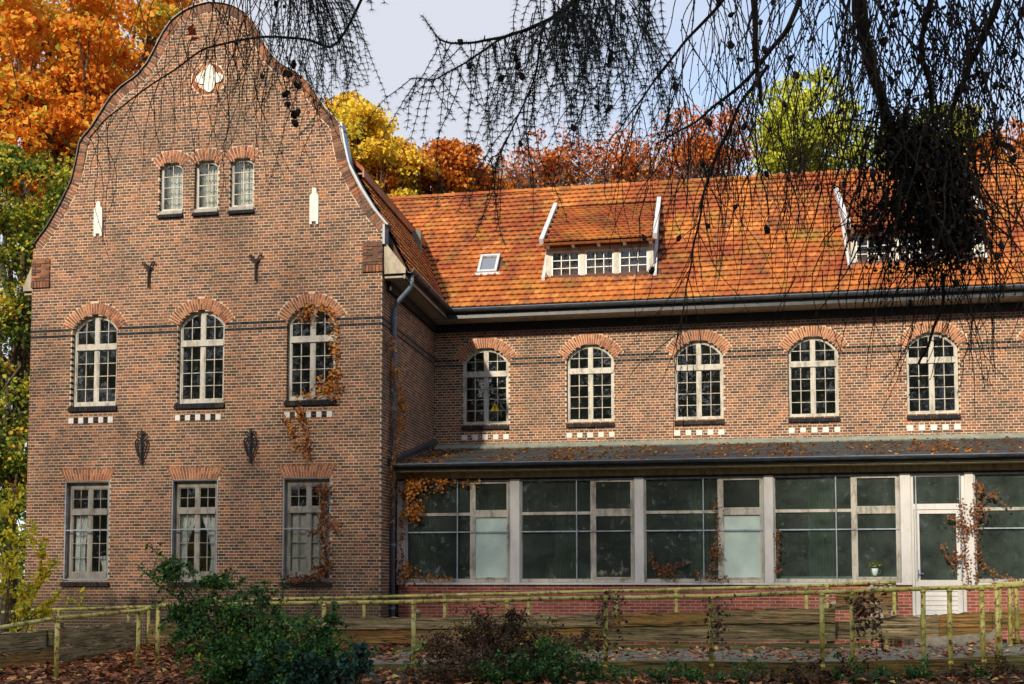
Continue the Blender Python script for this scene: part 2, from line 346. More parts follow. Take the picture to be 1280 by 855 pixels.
# ------------------------------------------------------------------ ground
def zg(x, y):
    """ground height"""
    b = .14 if y > 16.5 else .14 - (16.5 - y) * .006
    if x > 1: b += min(.30, .011 * (x - 1) ** 2)
    return b + .02 * math.sin(x * 1.3 + y * .7)
def ground():
    m = MB(); xs = [-400, -200, -100, -60, -40, -30] + [-24 + i * .6 for i in range(75)] + [30, 45, 70, 110, 200, 400]
    ys = [-300, -150, -80, -40, -20, -10, -4, 0, 3, 6] + [8 + i * .5 for i in range(30)] + [24, 28, 35, 50, 80, 130, 250, 500]
    for y in ys:
        for x in xs: m.v.append((x, y, zg(min(x, 8), y) + (rng.uniform(-.02, .02) if 8 < y < 22 and abs(x) < 20 else 0)))
    w = len(xs)
    for j in range(len(ys) - 1):
        for i in range(w - 1):
            m.f.append([j * w + i, j * w + i + 1, (j + 1) * w + i + 1, (j + 1) * w + i]); m.m.append(0); m.r.append(0)
    o = m.build('ground', SOIL, smooth=True); o['kind'] = 'structure'; o['label'] = 'dark woodland soil strewn with fallen leaves'
ground()

# ------------------------------------------------------------------ the house
CH = .063                                  # course height
GY, WY, AY = 22.0, 26.4, 23.05             # planes of the gable front, wing front, sun room front
GX0, GX1 = -14.3, -6.52
WX1 = 12.0
house = thing('brick_house', 'old brown brick house with a curved gable, orange tiled wing and glazed sun room', 'house', (-6.5, 24, 0.1))
FY = lambda Y: (lambda u, d, z: (u, Y + d, z))
def FXR(X): return lambda u, d, z: (X - d, u, z)       # wall facing +X, u along Y
def sub(iv, holes):
    for a, b in holes:
        nx = []
        for (p, q) in iv:
            if b <= p or a >= q: nx.append((p, q)); continue
            if a > p: nx.append((p, a))
            if b < q: nx.append((b, q))
        iv = nx
    return iv
def facebox(m, fn, u0, u1, d0, d1, z0, z1, mi, r=None):
    m.prism([(u0, z0), (u1, z0), (u1, z1), (u0, z1)], d0, d1, fn, mi, r)
BRICKS = {}
def brick_wall(name, fn, rot, z0, nrow, ext, openings, rings, bands=(), mat=BR, mor=MOR, single=150, depth=.28, stretcher_only=False, corners=(), plane_end=False):
    mw = MB(); ms = MB(); cand = []
    for k in range(nrow):
        za = z0 + k * CH; zm = za + CH / 2
        e = ext(zm)
        if not e: continue
        iv = sub([e], [h for h in (o(zm) for o in openings) if h])
        for a, b in iv: facebox(mw, fn, a, min(b, GX1 - .012) if plane_end else b, .005, depth, za, za + CH, 0, .5)
        iv = sub([e], [h for h in (o(zm) for o in openings + rings) if h])
        st = stretcher_only or k % 2 == 0
        mod = .22 if st else .11; off = (((k // 2) % 2) * .11) if not stretcher_only else (k % 2) * .11
        if not st: off = .055
        dark = k in bands
        for a, b in iv:
            i = math.floor((a - off) / mod)
            while True:
                u0 = off + i * mod + .007; u1 = u0 + mod - .014; i += 1
                if u0 > b: break
                c0 = max(u0, a); c1 = min(u1, b)
                if c1 - c0 < .028: continue
                full = (c1 - c0) > mod - .0145
                if full and not dark and st: cand.append((c0, za + .0075, rng.uniform(-.0025, .0015)))
                else:
                    d = rng.uniform(-.003, .001)
                    if dark: facebox(ms, fn, c0 - .004, c1 + .004, -.001, .10, za + .003, za + CH - .003, 1)
                    else: facebox(ms, fn, c0, c1, d, .10, za + .0075, za + CH - .0075 + rng.uniform(-.001, .001), 1 if dark else 0)
    wall = mw.build(name, mor, house)
    def dist(c): p = fn(c[0], 0, c[1]); return (p[0]) ** 2 + p[1] ** 2 + (p[2] - 1.5) ** 2
    cand.sort(key=dist)
    key = (mat.name, rot)
    if key not in BRICKS: BRICKS[key] = box_mesh('brick', 0, .206, 0, .10, 0, CH - .015, mat)
    hl = house.location
    for c in cand[:single]:
        p = fn(c[0], c[2], c[1]); o = link('brick', BRICKS[key], wall, (p[0] - hl.x, p[1] - hl.y, p[2] - hl.z))
        o.rotation_euler = (rng.uniform(-.01, .01), rng.uniform(-.006, .006), rot)
    for c in cand[single:]: facebox(ms, fn, c[0], c[0] + .206, c[2], .10, c[1], c[1] + CH - .015, 0)
    ms.build('brick', [mat, BRD], wall, kind='stuff')
    return wall
def arch_hole(cx, w, zb, zs, zc, grow=0.0):
    h = w / 2; rise = zc - zs; Rr = (h * h + rise * rise) / (2 * rise); c = zc - Rr
    def fn(z):
        if z < zb or z > zc + grow: return None
        if z <= zs: return (cx - h, cx + h)
        q = Rr + grow; d = q * q - (z - c) ** 2
        hh = math.sqrt(max(0, d))
        if grow:
            th = math.asin(h / Rr); xo, zo = q * math.sin(th), c + q * math.cos(th)
            if z < zo: hh = h + (xo - h) * (z - zs) / max(1e-4, zo - zs)
        return (cx - hh, cx + hh)
    return fn
def rect_hole(x0, x1, z0, z1):
    return lambda z: (x0, x1) if z0 <= z <= z1 else None

RING = .235
def arch(cx, w, zs, zc, Y, n, parent=house, two=True):
    h = w / 2; rise = zc - zs; Rr = (h * h + rise * rise) / (2 * rise); c = zc - Rr; th = math.asin(h / Rr)
    m = MB(); fn = FY(Y)
    def seg(r0, r1, a0, a1, d0, d1, mi, r=None, sub_=1):
        for q in range(sub_):
            b0 = a0 + (a1 - a0) * q / sub_; b1 = a0 + (a1 - a0) * (q + 1) / sub_
            m.prism([(cx + r0 * math.sin(b0), c + r0 * math.cos(b0)), (cx + r0 * math.sin(b1), c + r0 * math.cos(b1)), (cx + r1 * math.sin(b1), c + r1 * math.cos(b1)), (cx + r1 * math.sin(b0), c + r1 * math.cos(b0))], d0, d1, fn, mi, r)
    seg(Rr + .003, Rr + RING + .012, -th, th, .001, .14, 0, .5, 14)
    for i in range(n):
        a0 = -th + 2 * th * i / n; a1 = -th + 2 * th * (i + 1) / n; g = (a1 - a0) * .13
        s = .11 if i % 2 else .14
        for (r0, r1) in ((0, s - .004), (s + .004, RING)):
            seg(Rr + r0, Rr + r1, a0 + g, a1 - g, -.008 + rng.uniform(-.002, .002), .13, 1)
    return m.build('window_arch', [MOR, BRA], parent)
def flat_arch(x0, x1, z0, z1, Y, n):
    m = MB(); fn = FY(Y); cx = (x0 + x1) / 2; sp = .13
    def xq(t, z): w0 = (x1 - x0) / 2; w1 = w0 + sp; k = (z - z0) / (z1 - z0); return cx + (2 * t - 1) * (w0 + (w1 - w0) * k)
    m.prism([(xq(0, z0), z0 + .003), (xq(1, z0), z0 + .003), (xq(1, z1), z1 + .01), (xq(0, z1), z1 + .01)], .001, .14, fn, 0, .5)
    for i in range(n):
        t0 = (i + .13) / n; t1 = (i + .87) / n; s = z0 + (.11 if i % 2 else .145)
        for a, b in ((z0, s - .004), (s + .004, z1)):
            m.prism([(xq(t0, a), a), (xq(t1, a), a), (xq(t1, b), b), (xq(t0, b), b)], -.008 + rng.uniform(-.002, .002), .13, fn, 1)
    return m.build('window_arch', [MOR, BRA], house)
def brick_sill(x0, x1, z0, z1, Y, parent):
    m = MB(); n = max(3, round((x1 - x0) / .066)); w = (x1 - x0) / n
    m.box(x0 + .004, x1 - .004, Y - .035, Y + .12, z0 + .006, z1 - .012, 0)
    for i in range(n):
        a = x0 + i * w; j = rng.uniform(-.004, .004)
        m.add([(a + .004, Y - .06 + j, z0), (a + w - .004, Y - .06 + j, z0), (a + w - .004, Y + .14, z0), (a + .004, Y + .14, z0),
               (a + .004, Y - .06 + j, z1 - .035), (a + w - .004, Y - .06 + j, z1 - .035), (a + w - .004, Y + .14, z1), (a + .004, Y + .14, z1)],
              [(0, 3, 2, 1), (4, 5, 6, 7), (0, 1, 5, 4), (1, 2, 6, 5), (2, 3, 7, 6), (3, 0, 4, 7)], 0)
    return m.build('window_sill', BRD, parent)
def pane_obj(poly, Y, parent, mat=GLASS, name='pane', label=None):
    cx = sum(p[0] for p in poly) / len(poly); cz = sum(p[1] for p in poly) / len(poly)
    me = bpy.data.meshes.new(name)
    n = len(poly); vs = [(p[0] - cx, 0, p[1] - cz) for p in poly] + [(p[0] - cx, .004, p[1] - cz) for p in poly]
    fs = [tuple(range(n)), tuple(range(2 * n - 1, n - 1, -1))] + [(i, i + n, (i + 1) % n + n, (i + 1) % n) for i in range(n)]
    me.from_pydata(vs, [], fs); me.materials.append(mat)
    hl = root_of(parent).location
    o = link(name, me, parent, (cx - hl.x, Y - hl.y, cz - hl.z))
    o.rotation_euler = (rng.gauss(0, .008), 0, rng.gauss(0, .008))
    if label: o['label'] = label
    return o
def window(cx, w, zb, zs, zc, Y, tr=None, cols=4, rows_low=4, rows_up=2, fmat=FRAME, rec=.10, glass=GLASS, mull=True, trh=.10, fr=.055, filmy=()):
    """casement window, arched when zc > zs. tr = centre height of the transom"""
    h = w / 2; fn = FY(Y); arched = zc > zs + .01
    if arched:
        rise = zc - zs; Rr = (h * h + rise * rise) / (2 * rise); c = zc - Rr
        def top(x, e): # top curve, inset e
            q = Rr - e; return c + math.sqrt(max(1e-6, q * q - (x - cx) ** 2))
    else:
        def top(x, e): return zc - e
    m = MB(); f0, f1 = rec, rec + .07
    ze = zs if arched else zc
    facebox(m, fn, cx - h + .001, cx - h + fr, f0, f1, zb, top(cx - h + fr, 0) - .001 if arched else zc, 0)
    facebox(m, fn, cx + h - fr, cx + h - .001, f0, f1, zb, top(cx + h - fr, 0) - .001 if arched else zc, 0)
    nseg = 10 if arched else 1
    for i in range(nseg):
        xa = cx - h + fr + (w - 2 * fr) * i / nseg; xb = cx - h + fr + (w - 2 * fr) * (i + 1) / nseg
        m.prism([(xa, top(xa, fr * 1.1)), (xb, top(xb, fr * 1.1)), (xb, top(xb, .001)), (xa, top(xa, .001))], f0, f1, fn, 0)
    facebox(m, fn, cx - h + fr, cx + h - fr, f0 - .02, f1, zb, zb + fr * 1.3, 0)
    win = m.build('window', fmat, house)
    if tr:
        t = MB(); facebox(t, fn, cx - h + fr, cx + h - fr, f0 - .012, f1 - .004, tr - trh / 2, tr + trh / 2, 0); facebox(t, fn, cx - h + fr, cx + h - fr, f0 - .024, f0 + .02, tr - trh / 2 - .012, tr - trh / 2 + .010, 0)
        t.build('transom', fmat, win)
    mw_ = .072 if mull else 0
    sw = (w - 2 * fr - mw_) / 2 if mull else (w - 2 * fr)
    if mull:
        t = MB(); facebox(t, fn, cx - mw_ / 2, cx + mw_ / 2, f0 + .006, f1 - .006, zb + fr * 1.3, (tr - trh / 2 if tr else top(cx, fr)), 0)
        if tr: facebox(t, fn, cx - mw_ / 2, cx + mw_ / 2, f0 + .006, f1 - .006, tr + trh / 2, top(cx, fr * .9), 0)
        t.build('mullion', fmat, win)
    secs = [(zb + fr * 1.3, (tr - trh / 2) if tr else None, rows_low)]
    if tr: secs.append((tr + trh / 2, None, rows_up))
    ncol = cols // 2 if mull else cols
    for sx in ((cx - h + fr, cx + mw_ / 2) if mull else (cx - h + fr,)):
        x0, x1 = sx, sx + sw
        for (a, b, rows) in secs:
            s = MB(); e = .022
            capz = b if b else None
            zt = lambda x: (b if b else top(x, fr * 1.05))
            facebox(s, fn, x0, x0 + e, f0 + .012, f1 - .012, a, zt(x0 + e * .5) - .002, 0); facebox(s, fn, x1 - e, x1, f0 + .012, f1 - .012, a, zt(x1 - e * .5) - .002, 0)
            facebox(s, fn, x0 + e, x1 - e, f0 + .012, f1 - .012, a, a + e * 1.2, 0)
            if b: facebox(s, fn, x0 + e, x1 - e, f0 + .012, f1 - .012, b - e, b, 0)
            else:
                for i in range(5):
                    xa = x0 + e + (sw - 2 * e) * i / 5; xb = x0 + e + (sw - 2 * e) * (i + 1) / 5
                    s.prism([(xa, zt(xa) - e), (xb, zt(xb) - e), (xb, zt(xb) + .002), (xa, zt(xa) + .002)], f0 + .012, f1 - .012, fn, 0)
            ia, ib = x0 + e, x1 - e; za = a + e * 1.2; zbk = (b - e) if b else (max(zt(ia), zt(ib), zt((ia + ib) / 2)) - e)
            rz = (zbk - za) / rows if b or not arched else (zbk - za) / rows
            for j in range(1, rows): 
                z = za + rz * j
                # clip the bar where the arch cuts it
                xl, xr = ia, ib
                while xl < xr and zt(xl) - e < z: xl += .01
                while xr > xl and zt(xr) - e < z: xr -= .01
                if xr - xl > .03: facebox(s, fn, xl, xr, f0 + .02, f1 - .02, z - .0075, z + .0075, 0)
            for i in range(1, ncol):
                x = ia + (ib - ia) * i / ncol; facebox(s, fn, x - .0075, x + .0075, f0 + .018, f1 - .022, za, zt(x) - e + .001, 0)
            s.build('sash', fmat, win)
            for i in range(ncol):
                for j in range(rows):
                    p0, p1 = ia + (ib - ia) * i / ncol, ia + (ib - ia) * (i + 1) / ncol; q0, q1 = za + rz * j, za + rz * (j + 1)
                    if b or not arched: poly = [(p0, q0), (p1, q0), (p1, q1), (p0, q1)]
                    else:
                        tp = [(x, min(q1, zt(x) - e + .01)) for x in (p1, (p0 * .33 + p1 * .67), (p0 * .67 + p1 * .33), p0)]
                        if max(z for x, z in tp) < q0 + .02: continue
                        poly = [(p0, q0), (p1, q0)] + [(x, max(z, q0 + .002)) for x, z in tp]
                    pane_obj(poly, Y + f0 + .035, win, glass)
    return win

# profile of the curved gable: half width against height
PROF = [(3.95, 8.30), (3.90, 8.70), (3.62, 9.05), (3.34, 9.50), (3.07, 10.02), (2.97, 10.45), (2.89, 10.90), (2.63, 11.17), (2.42, 11.48), (2.22, 11.78), (1.96, 12.02), (1.62, 12.22), (1.38, 12.48), (1.21, 12.77), (1.04, 13.10), (.83, 13.38), (.54, 13.57), (.25, 13.66), (0, 13.69)]
GC = -10.36
def half(z):
    if z < 8.62: return None
    for (a, b), (c, d) in zip(PROF, PROF[1:]):
        if b <= z <= d: return a + (c - a) * (z - b) / (d - b)
    return 0
def gext(z):
    h = half(z)
    if h is None: return (GX0, GX1)
    return (max(GX0, GC - h + .03), min(GX1, GC + h - .03)) if h > .12 else None
Z0 = 0.09
UPW = (-12.82, -10.42, -8.02)
ATW = (-11.15, -10.36, -9.57)
GRW = ((-13.42, -12.40), (-11.01, -9.99), (-8.59, -7.57))
WNW = (-5.27, -2.77, -.26, 2.30, 4.87, 7.42, 9.95)
ops = [arch_hole(c, 1.04, 5.16, 6.79, 7.12) for c in UPW] + [arch_hole(c, .53, 9.16, 10.20, 10.31) for c in ATW] + [rect_hole(a, b, 1.46, 3.585) for a, b in GRW]
rgs = [arch_hole(c, 1.04, 6.79, 6.79, 7.12, RING + .015) for c in UPW] + [arch_hole(c, .53, 10.20, 10.20, 10.31, RING + .015) for c in ATW] + [(lambda a, b: (lambda z: (a - .13 * (z - 3.585) / .24 , b + .13 * (z - 3.585) / .24) if 3.585 <= z <= 3.835 else None))(a, b) for a, b in GRW]
rgs += [lambda z: (GC - .385 * math.sqrt(1 - ((z - 12.04) / .355) ** 2), GC + .385 * math.sqrt(1 - ((z - 12.04) / .355) ** 2)) if abs(z - 12.04) < .35 else None]
kb = round((6.79 - Z0) / CH)
gw = brick_wall('gable_wall', FY(GY), 0, Z0, 218, gext, ops, rgs, bands=(kb, kb - 2), single=150, plane_end=True)
nsd = int((7.9 - Z0) / CH)
brick_wall('side_wall', FXR(GX1), PI / 2, Z0, nsd, lambda z: (GY + .105, WY + .2), [], [], bands=(kb, kb - 2), single=60)
kw = round((6.73 - Z0) / CH)
wops = [arch_hole(c, 1.12, 5.165, 6.69, 7.03) for c in WNW]; wrgs = [arch_hole(c, 1.12, 6.69, 6.69, 7.03, RING + .015) for c in WNW]
kz = int((4.5 - Z0) / CH)
brick_wall('wing_wall', FY(WY), 0, Z0 + kz * CH, int((7.62 - Z0) / CH) - kz, lambda z: (GX1 + .01, WX1), wops, wrgs, bands=(kw - kz, kw - 2 - kz), single=150)
na = round((1.40 - Z0) / CH)
brick_wall('sun_room_wall', FY(AY), 0, Z0 + .0, na, lambda z: (GX1 + .08, WX1), [rect_hole(3.79, 4.79, .78, 2)], [], mat=BRN, mor=MORN, single=120, stretcher_only=True, depth=.16)
for c in UPW: arch(c, 1.04, 6.79, 7.12, GY, 27)
for c in WNW: arch(c, 1.12, 6.69, 7.03, WY, 29)
for c in ATW: arch(c, .53, 10.20, 10.31, GY, 11)
for a, b in GRW: flat_arch(a, b, 3.585, 3.825, GY, 18)

# coping course along the curved gable edge, capped with zinc
def coping():
    for sgn in (-1, 1):
        pts = [Vector((GC + sgn * a, 0, b)) for a, b in PROF[1:]]
        cum = [0]
        for p, q in zip(pts, pts[1:]): cum.append(cum[-1] + (q - p).length)
        def on(s):
            for i in range(len(pts) - 1):
                if s <= cum[i + 1] or i == len(pts) - 2:
                    t = (s - cum[i]) / (cum[i + 1] - cum[i]); return pts[i].lerp(pts[i + 1], t)
        m = MB(); n = int(cum[-1] / .068)
        for i in range(n):
            a = on(i * cum[-1] / n); b = on((i + 1) * cum[-1] / n); t = (b - a).normalized(); nn = Vector((-t.z, 0, t.x)) * (1 if sgn > 0 else -1)
            g = t * .005
            ln = .20
            q = [a + g, b - g, b - g + nn * ln, a + g + nn * ln]
            j = rng.uniform(-.004, .004)
            m.prism([(p.x, p.z) for p in q], -.008 + j, .20, FY(GY), 1)
            q = [a, b, b + nn * (ln + .02), a + nn * (ln + .02)]
            m.prism([(p.x, p.z) for p in q], -.001, .24, FY(GY), 0, .5)
        m.build('gable_coping', [MOR, BR], house)
        m = MB()
        for i in range(44):
            a = on(i * cum[-1] / 44); b = on((i + 1) * cum[-1] / 44); t = (b - a).normalized(); nn = Vector((t.z, 0, -t.x)) * (1 if sgn > 0 else -1)
            q = [a + nn * .002, b + nn * .002, b + nn * .018, a + nn * .018]
            m.prism([(p.x, p.z) for p in q], -.05, .31, FY(GY), 0)
        m.build('coping_cap', GUT, house)
coping()
# corner piers with soldier bricks at the foot of the curve
for sx, x0, x1 in ((1, GX1 - .42, GX1 + .012), (-1, GX0 - .012, GX0 + .42)):
    m = MB(); m.box(x0 + .01, x1 - .01, GY - .018, GY + .1, 7.76, 8.36, 0, .5)
    n = 6; w = (x1 - x0) / n
    for i in range(n): m.box(x0 + i * w + .006, x0 + (i + 1) * w - .006, GY - .045, GY + .1, 7.74, 7.87, 1)
    for k in range(7):
        z = 7.885 + k * CH; cs = [0, .21, .42] if k % 2 else [0, .10, .32, .42]
        for a, b in zip(cs, cs[1:]):
            if 1 < k < 6 and .09 < a < .3: continue
            m.box(x0 + a + .008, x0 + b, GY - .035, GY + .1, z, z + .051, 1)
    m.build('corner_corbel', [BR, BR], house)
# white quatrefoil and its ring of bricks
m = MB(); cz = 12.04
m.prism([(GC + .375 * math.cos(a), cz + .345 * math.sin(a)) for a in [i * PI / 16 for i in range(32)]], .001, .10, FY(GY), 1, .5)
for i in range(34):
    a = 2 * PI * i / 34; b = 2 * PI * (i + .84) / 34
    q = [(GC + r * math.cos(t) * 1.08, cz + r * math.sin(t)) for r, t in ((.235, a), (.235, b), (.335, b), (.335, a))]
    m.prism(q, -.008, .09, FY(GY), 0)
m.build('quatrefoil_surround', [BRA, MOR], house)
m = MB(); poly = []
for i in range(48):
    a = 2 * PI * i / 48; r = .165 + .13 * abs(math.cos(2 * a)) ** 1.6
    poly.append((GC + .04 + r * 1.08 * math.cos(a), cz + r * math.sin(a)))
m.prism(poly, -.03, .08, FY(GY), 0); m.build('white_quatrefoil', STONE, house)
for x in (-12.79, -7.98):
    m = MB(); w = .095
    m.prism([(x - w, 8.79), (x - w * .45, 8.79), (x - w * .45, 8.85), (x + w * .45, 8.85), (x + w * .45, 8.79), (x + w, 8.79), (x + w, 9.38), (x + w * .75, 9.42), (x + w * .5, 9.44), (x + w * .5, 9.51), (x + w * .25, 9.55), (x - w * .25, 9.55), (x - w * .5, 9.51), (x - w * .5, 9.44), (x - w * .75, 9.42), (x - w, 9.38)], -.03, .08, FY(GY), 0)
    m.build('white_wall_block', STONE, house)
# windows
for c in UPW:
    w = window(c, 1.04, 5.17, 6.79, 7.12, GY, tr=6.43, rows_up=2); brick_sill(c - .55, c + .55, 5.045, 5.16, GY, w)
    for i in range(5):
        m = MB(); x = c - .49 + i * .225; j = rng.uniform(-.006, .006); m.box(x - .055 + j, x + .055, GY - .012 + j, GY + .05, 4.80 + j, 4.92 + rng.uniform(-.006, .006)); m.build('white_block', STONE, w)
    m = MB()
    for i in range(4):
        for q in (4.80, 4.866): x = c - .49 + i * .225; m = MB(); m.box(x + .063, x + .162, GY - .006, GY + .05, q, q + .054, 0); m.build('dark_brick', BRD, w)
for c in WNW:
    w = window(c, 1.12, 5.17, 6.69, 7.03, WY, tr=6.40); brick_sill(c - .57, c + .57, 5.065, 5.165, WY, w)
    for i in range(5):
        m = MB(); x = c - .50 + i * .25; j = rng.uniform(-.008, .008); m.box(x - .065 + j, x + .065, WY - .012 + j, WY + .05, 4.82 + j, 4.94 + rng.uniform(-.008, .008)); m.build('white_block', STONE, w)
for c in ATW:
    w = window(c, .53, 9.25, 10.20, 10.31, GY, cols=2, rows_low=4, mull=False, fr=.035, rec=.08); brick_sill(c - .29, c + .29, 9.10, 9.18, GY, w)
    m = MB(); m.box(c - .26, c + .26, GY - .01, GY + .16, 9.185, 9.25); m.build('timber_sill', FRAMEG, w)
for i, (a, b) in enumerate(GRW):
    c = (a + b) / 2
    w = window(c, b - a - .06, 1.56, 3.5, 3.5, GY, tr=2.93, fmat=FRAMEG, rec=.13, fr=.07)
    m = MB(); m.box(a, b, GY + .12, GY + .22, 3.502, 3.583); m.box(a, b, GY + .10, GY + .25, 1.47, 1.558); m.box(a, a + .029, GY + .125, GY + .2, 1.56, 3.5); m.box(b - .029, b, GY + .125, GY + .2, 1.56, 3.5); m.build('outer_frame', FRAMEG, w)
    m = MB(); e = .022
    for (p, q, r_, s) in ((a + .004, a + .004 + e, 1.5, 3.57), (b - .004 - e, b - .004, 1.5, 3.57), (a + .004 + e, b - .004 - e, 1.5, 1.5 + e), (a + .004 + e, b - .004 - e, 3.57 - e, 3.57), (a + .004 + e, b - .004 - e, 2.53, 2.53 + e)): m.box(p, q, GY + .005, GY + .03, r_, s)
    m.build('screen_frame', STEEL, w)
    brick_sill(a - .04, b + .04, 1.37, 1.465, GY, w)
# wall anchors
def anchor_low(x, z):
    m = MB(); Yc = GY - .05; T = lambda pts, r=.017: m.tube([(x + a, Yc, z + b) for a, b in pts], r, 6)
    T([(0, -.34), (0, .30)], .020)
    for s in (-1, 1):
        T([(0, -.26), (s * .06, -.20), (s * .12, -.02), (s * .135, .10), (s * .10, .16), (s * .06, .14), (s * .07, .10)])
        T([(0, -.16), (s * .05, -.10), (s * .06, .02), (s * .02, .10), (0, .12)], .012)
        T([(0, .16), (s * .06, .19), (s * .11, .25), (s * .09, .29), (s * .05, .26)], .015)
        T([(0, -.30), (s * .05, -.27), (s * .06, -.32)], .013)
    m.prism([(x - .035, z + .27), (x, z + .22), (x + .035, z + .27), (x, z + .36)], -.07, -.03, FY(GY)); m.prism([(x - .03, z - .33), (x, z - .38), (x + .03, z - .33), (x, z - .28)], -.07, -.03, FY(GY))
    m.box(x - .03, x + .03, GY - .045, GY + .02, z - .03, z + .03); m.build('wall_anchor', IRON, house)
def anchor_up(x, z):
    m = MB(); Yc = GY - .05; T = lambda pts, r=.018: m.tube([(x + a, Yc, z + b) for a, b in pts], r, 6)
    T([(0, -.34), (0, .12)], .022)
    for s in (-1, 1): T([(0, -.02), (s * .04, .10), (s * .09, .19), (s * .13, .20), (s * .13, .15)])
    T([(-.09, .08), (.09, .08)], .014); m.box(x - .03, x + .03, GY - .045, GY + .02, z - .05, z + .01); m.build('wall_anchor', IRON, house)
anchor_low(-11.68, 4.27); anchor_low(-9.28, 4.25); anchor_up(-11.6, 7.97); anchor_up(-9.22, 8.0)

# structural shell: left, rear and inner walls, floors
m = MB(); m.box(GX0 + .01, GX0 + .28, GY + .285, 32, .1, 8.0); m.box(GX0, WX1, 31.9, 32.1, .1, 8.0); m.box(WX1 - .2, WX1 - .002, WY + .29, 31.9, .1, 7.9); m.box(GX1 - .28, GX1 - .275, GY + .29, 31, .1, 7.9)
m.build('rear_wall', MOR, house)
m = MB()
m.box(GX0 + .3, GX1 - .3, 26.2, 26.3, .8, 9.9); m.box(-11.75, -11.65, GY + .3, 26.2, .8, 9.9); m.box(-9.25, -9.15, GY + .3, 26.2, .8, 9.9)
for x in (-4.0, -1.5, 1.0, 3.6, 6.1, 8.7): m.box(x - .05, x + .05, WY + .3, 31.8, 4.7, 7.7)
m.box(GX1 + .01, WX1 - .2, 30.2, 30.3, 4.7, 7.7)
m.box(GX1 + .02, WX1, WY + .02, WY + .28, .1, Z0 + kz * CH - .002)
for x in (6.2,): m.box(x - .05, x + .05, AY + .3, WY, .8, 3.7)
m.box(GX1 + .004, GX1 + .03, AY + .1, WY, .8, 3.7)
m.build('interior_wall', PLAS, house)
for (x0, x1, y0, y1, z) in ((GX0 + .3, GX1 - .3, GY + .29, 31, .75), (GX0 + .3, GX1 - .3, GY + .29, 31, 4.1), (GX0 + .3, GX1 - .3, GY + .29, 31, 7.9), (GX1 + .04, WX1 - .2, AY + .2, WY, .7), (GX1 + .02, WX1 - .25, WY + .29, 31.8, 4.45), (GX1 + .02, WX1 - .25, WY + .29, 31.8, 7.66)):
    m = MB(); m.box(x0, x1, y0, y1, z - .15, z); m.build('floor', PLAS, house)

# ---- roofs
TW, TE = .168, .205            # cover width and exposure of a tile
def tile_shape():
    us = (0, .095, .115, .14, .168); hs = (.006, .0, .008, .020, .008)
    vs = []; fs = []
    for s, l in ((0, .048), (.245, .0)):
        for u, h in zip(us, hs): vs.append((u, s, h + l))
    for u, h in zip(us, hs): vs.append((u, 0.006, h + .004))
    for i in range(4): fs.append((i, i + 1, i + 6, i + 5)); fs.append((10 + i, 11 + i, i + 1, i))
    fs.append((4, 9, 14)); return vs, fs
TV, TF = tile_shape()
def tile_roof(name, org, ud, sdv, rows, parent, single=0, base=True):
    """rows: list of (s, u0, u1) or more spans; org + u*ud + s*sd"""
    org = Vector(org); ud = Vector(ud).normalized(); sdv = Vector(sdv).normalized(); nn = ud.cross(sdv).normalized()
    M = Matrix((ud, sdv, nn)).transposed()
    m = MB(); cand = []
    for ri, (s, spans) in enumerate(rows):
        for (u0, u1) in spans:
            i = math.ceil((u0 - (ri % 2) * TW / 2) / TW)
            first = True
            while True:
                u = (i) * TW + (ri % 2) * TW / 2; i += 1
                if u + TW > u1 + TW * .6: break
                jt = rng.uniform(-.004, .006); js = rng.uniform(-.003, .003); ty = rng.gauss(0, .012)
                if len(cand) < single and TW < u - u0: cand.append((u, s + js, jt, ty)); continue
                vs = []
                for (a, b, c) in TV:
                    p = org + ud * (u + a + b * ty) + sdv * (s + js + b) + nn * (c + jt + .012 * math.sin(u * .9 + s) + .008 * math.sin(s * 2.1 - u * .5)); vs.append(tuple(p))
                m.add(vs, TF, 0)
    ob = m.build(name, TILE, parent)
    ob['kind'] = 'stuff'
    if cand:
        me = bpy.data.meshes.new('roof_tile'); me.from_pydata(TV, [], TF); me.materials.append(TILE)
        hl = house.location
        for (u, s, jt, ty) in cand:
            p = org + ud * u + sdv * s + nn * jt - hl
            o = link('roof_tile', me, parent, p); o.rotation_euler = (M @ Matrix.Rotation(-ty, 3, 'Z')).to_euler()
    return ob
S48 = 1.111; RY0, RZ0 = 25.72, 7.84; RRY, RRZ = 29.25, 7.84 + (29.25 - 25.72) * 1.111
DORM = [(-3.88, -1.22), (3.10, 6.05)]
zdt = lambda Y: 9.42 + .67 * (Y - 26.2)
def xvalley(z): return -6.08 - (z - 7.8) * .526 if z < 9.98 else -7.05 - (z - 9.98)
sd48 = Vector((0, 1, S48)).normalized(); SL = (RRY - RY0) / sd48.y
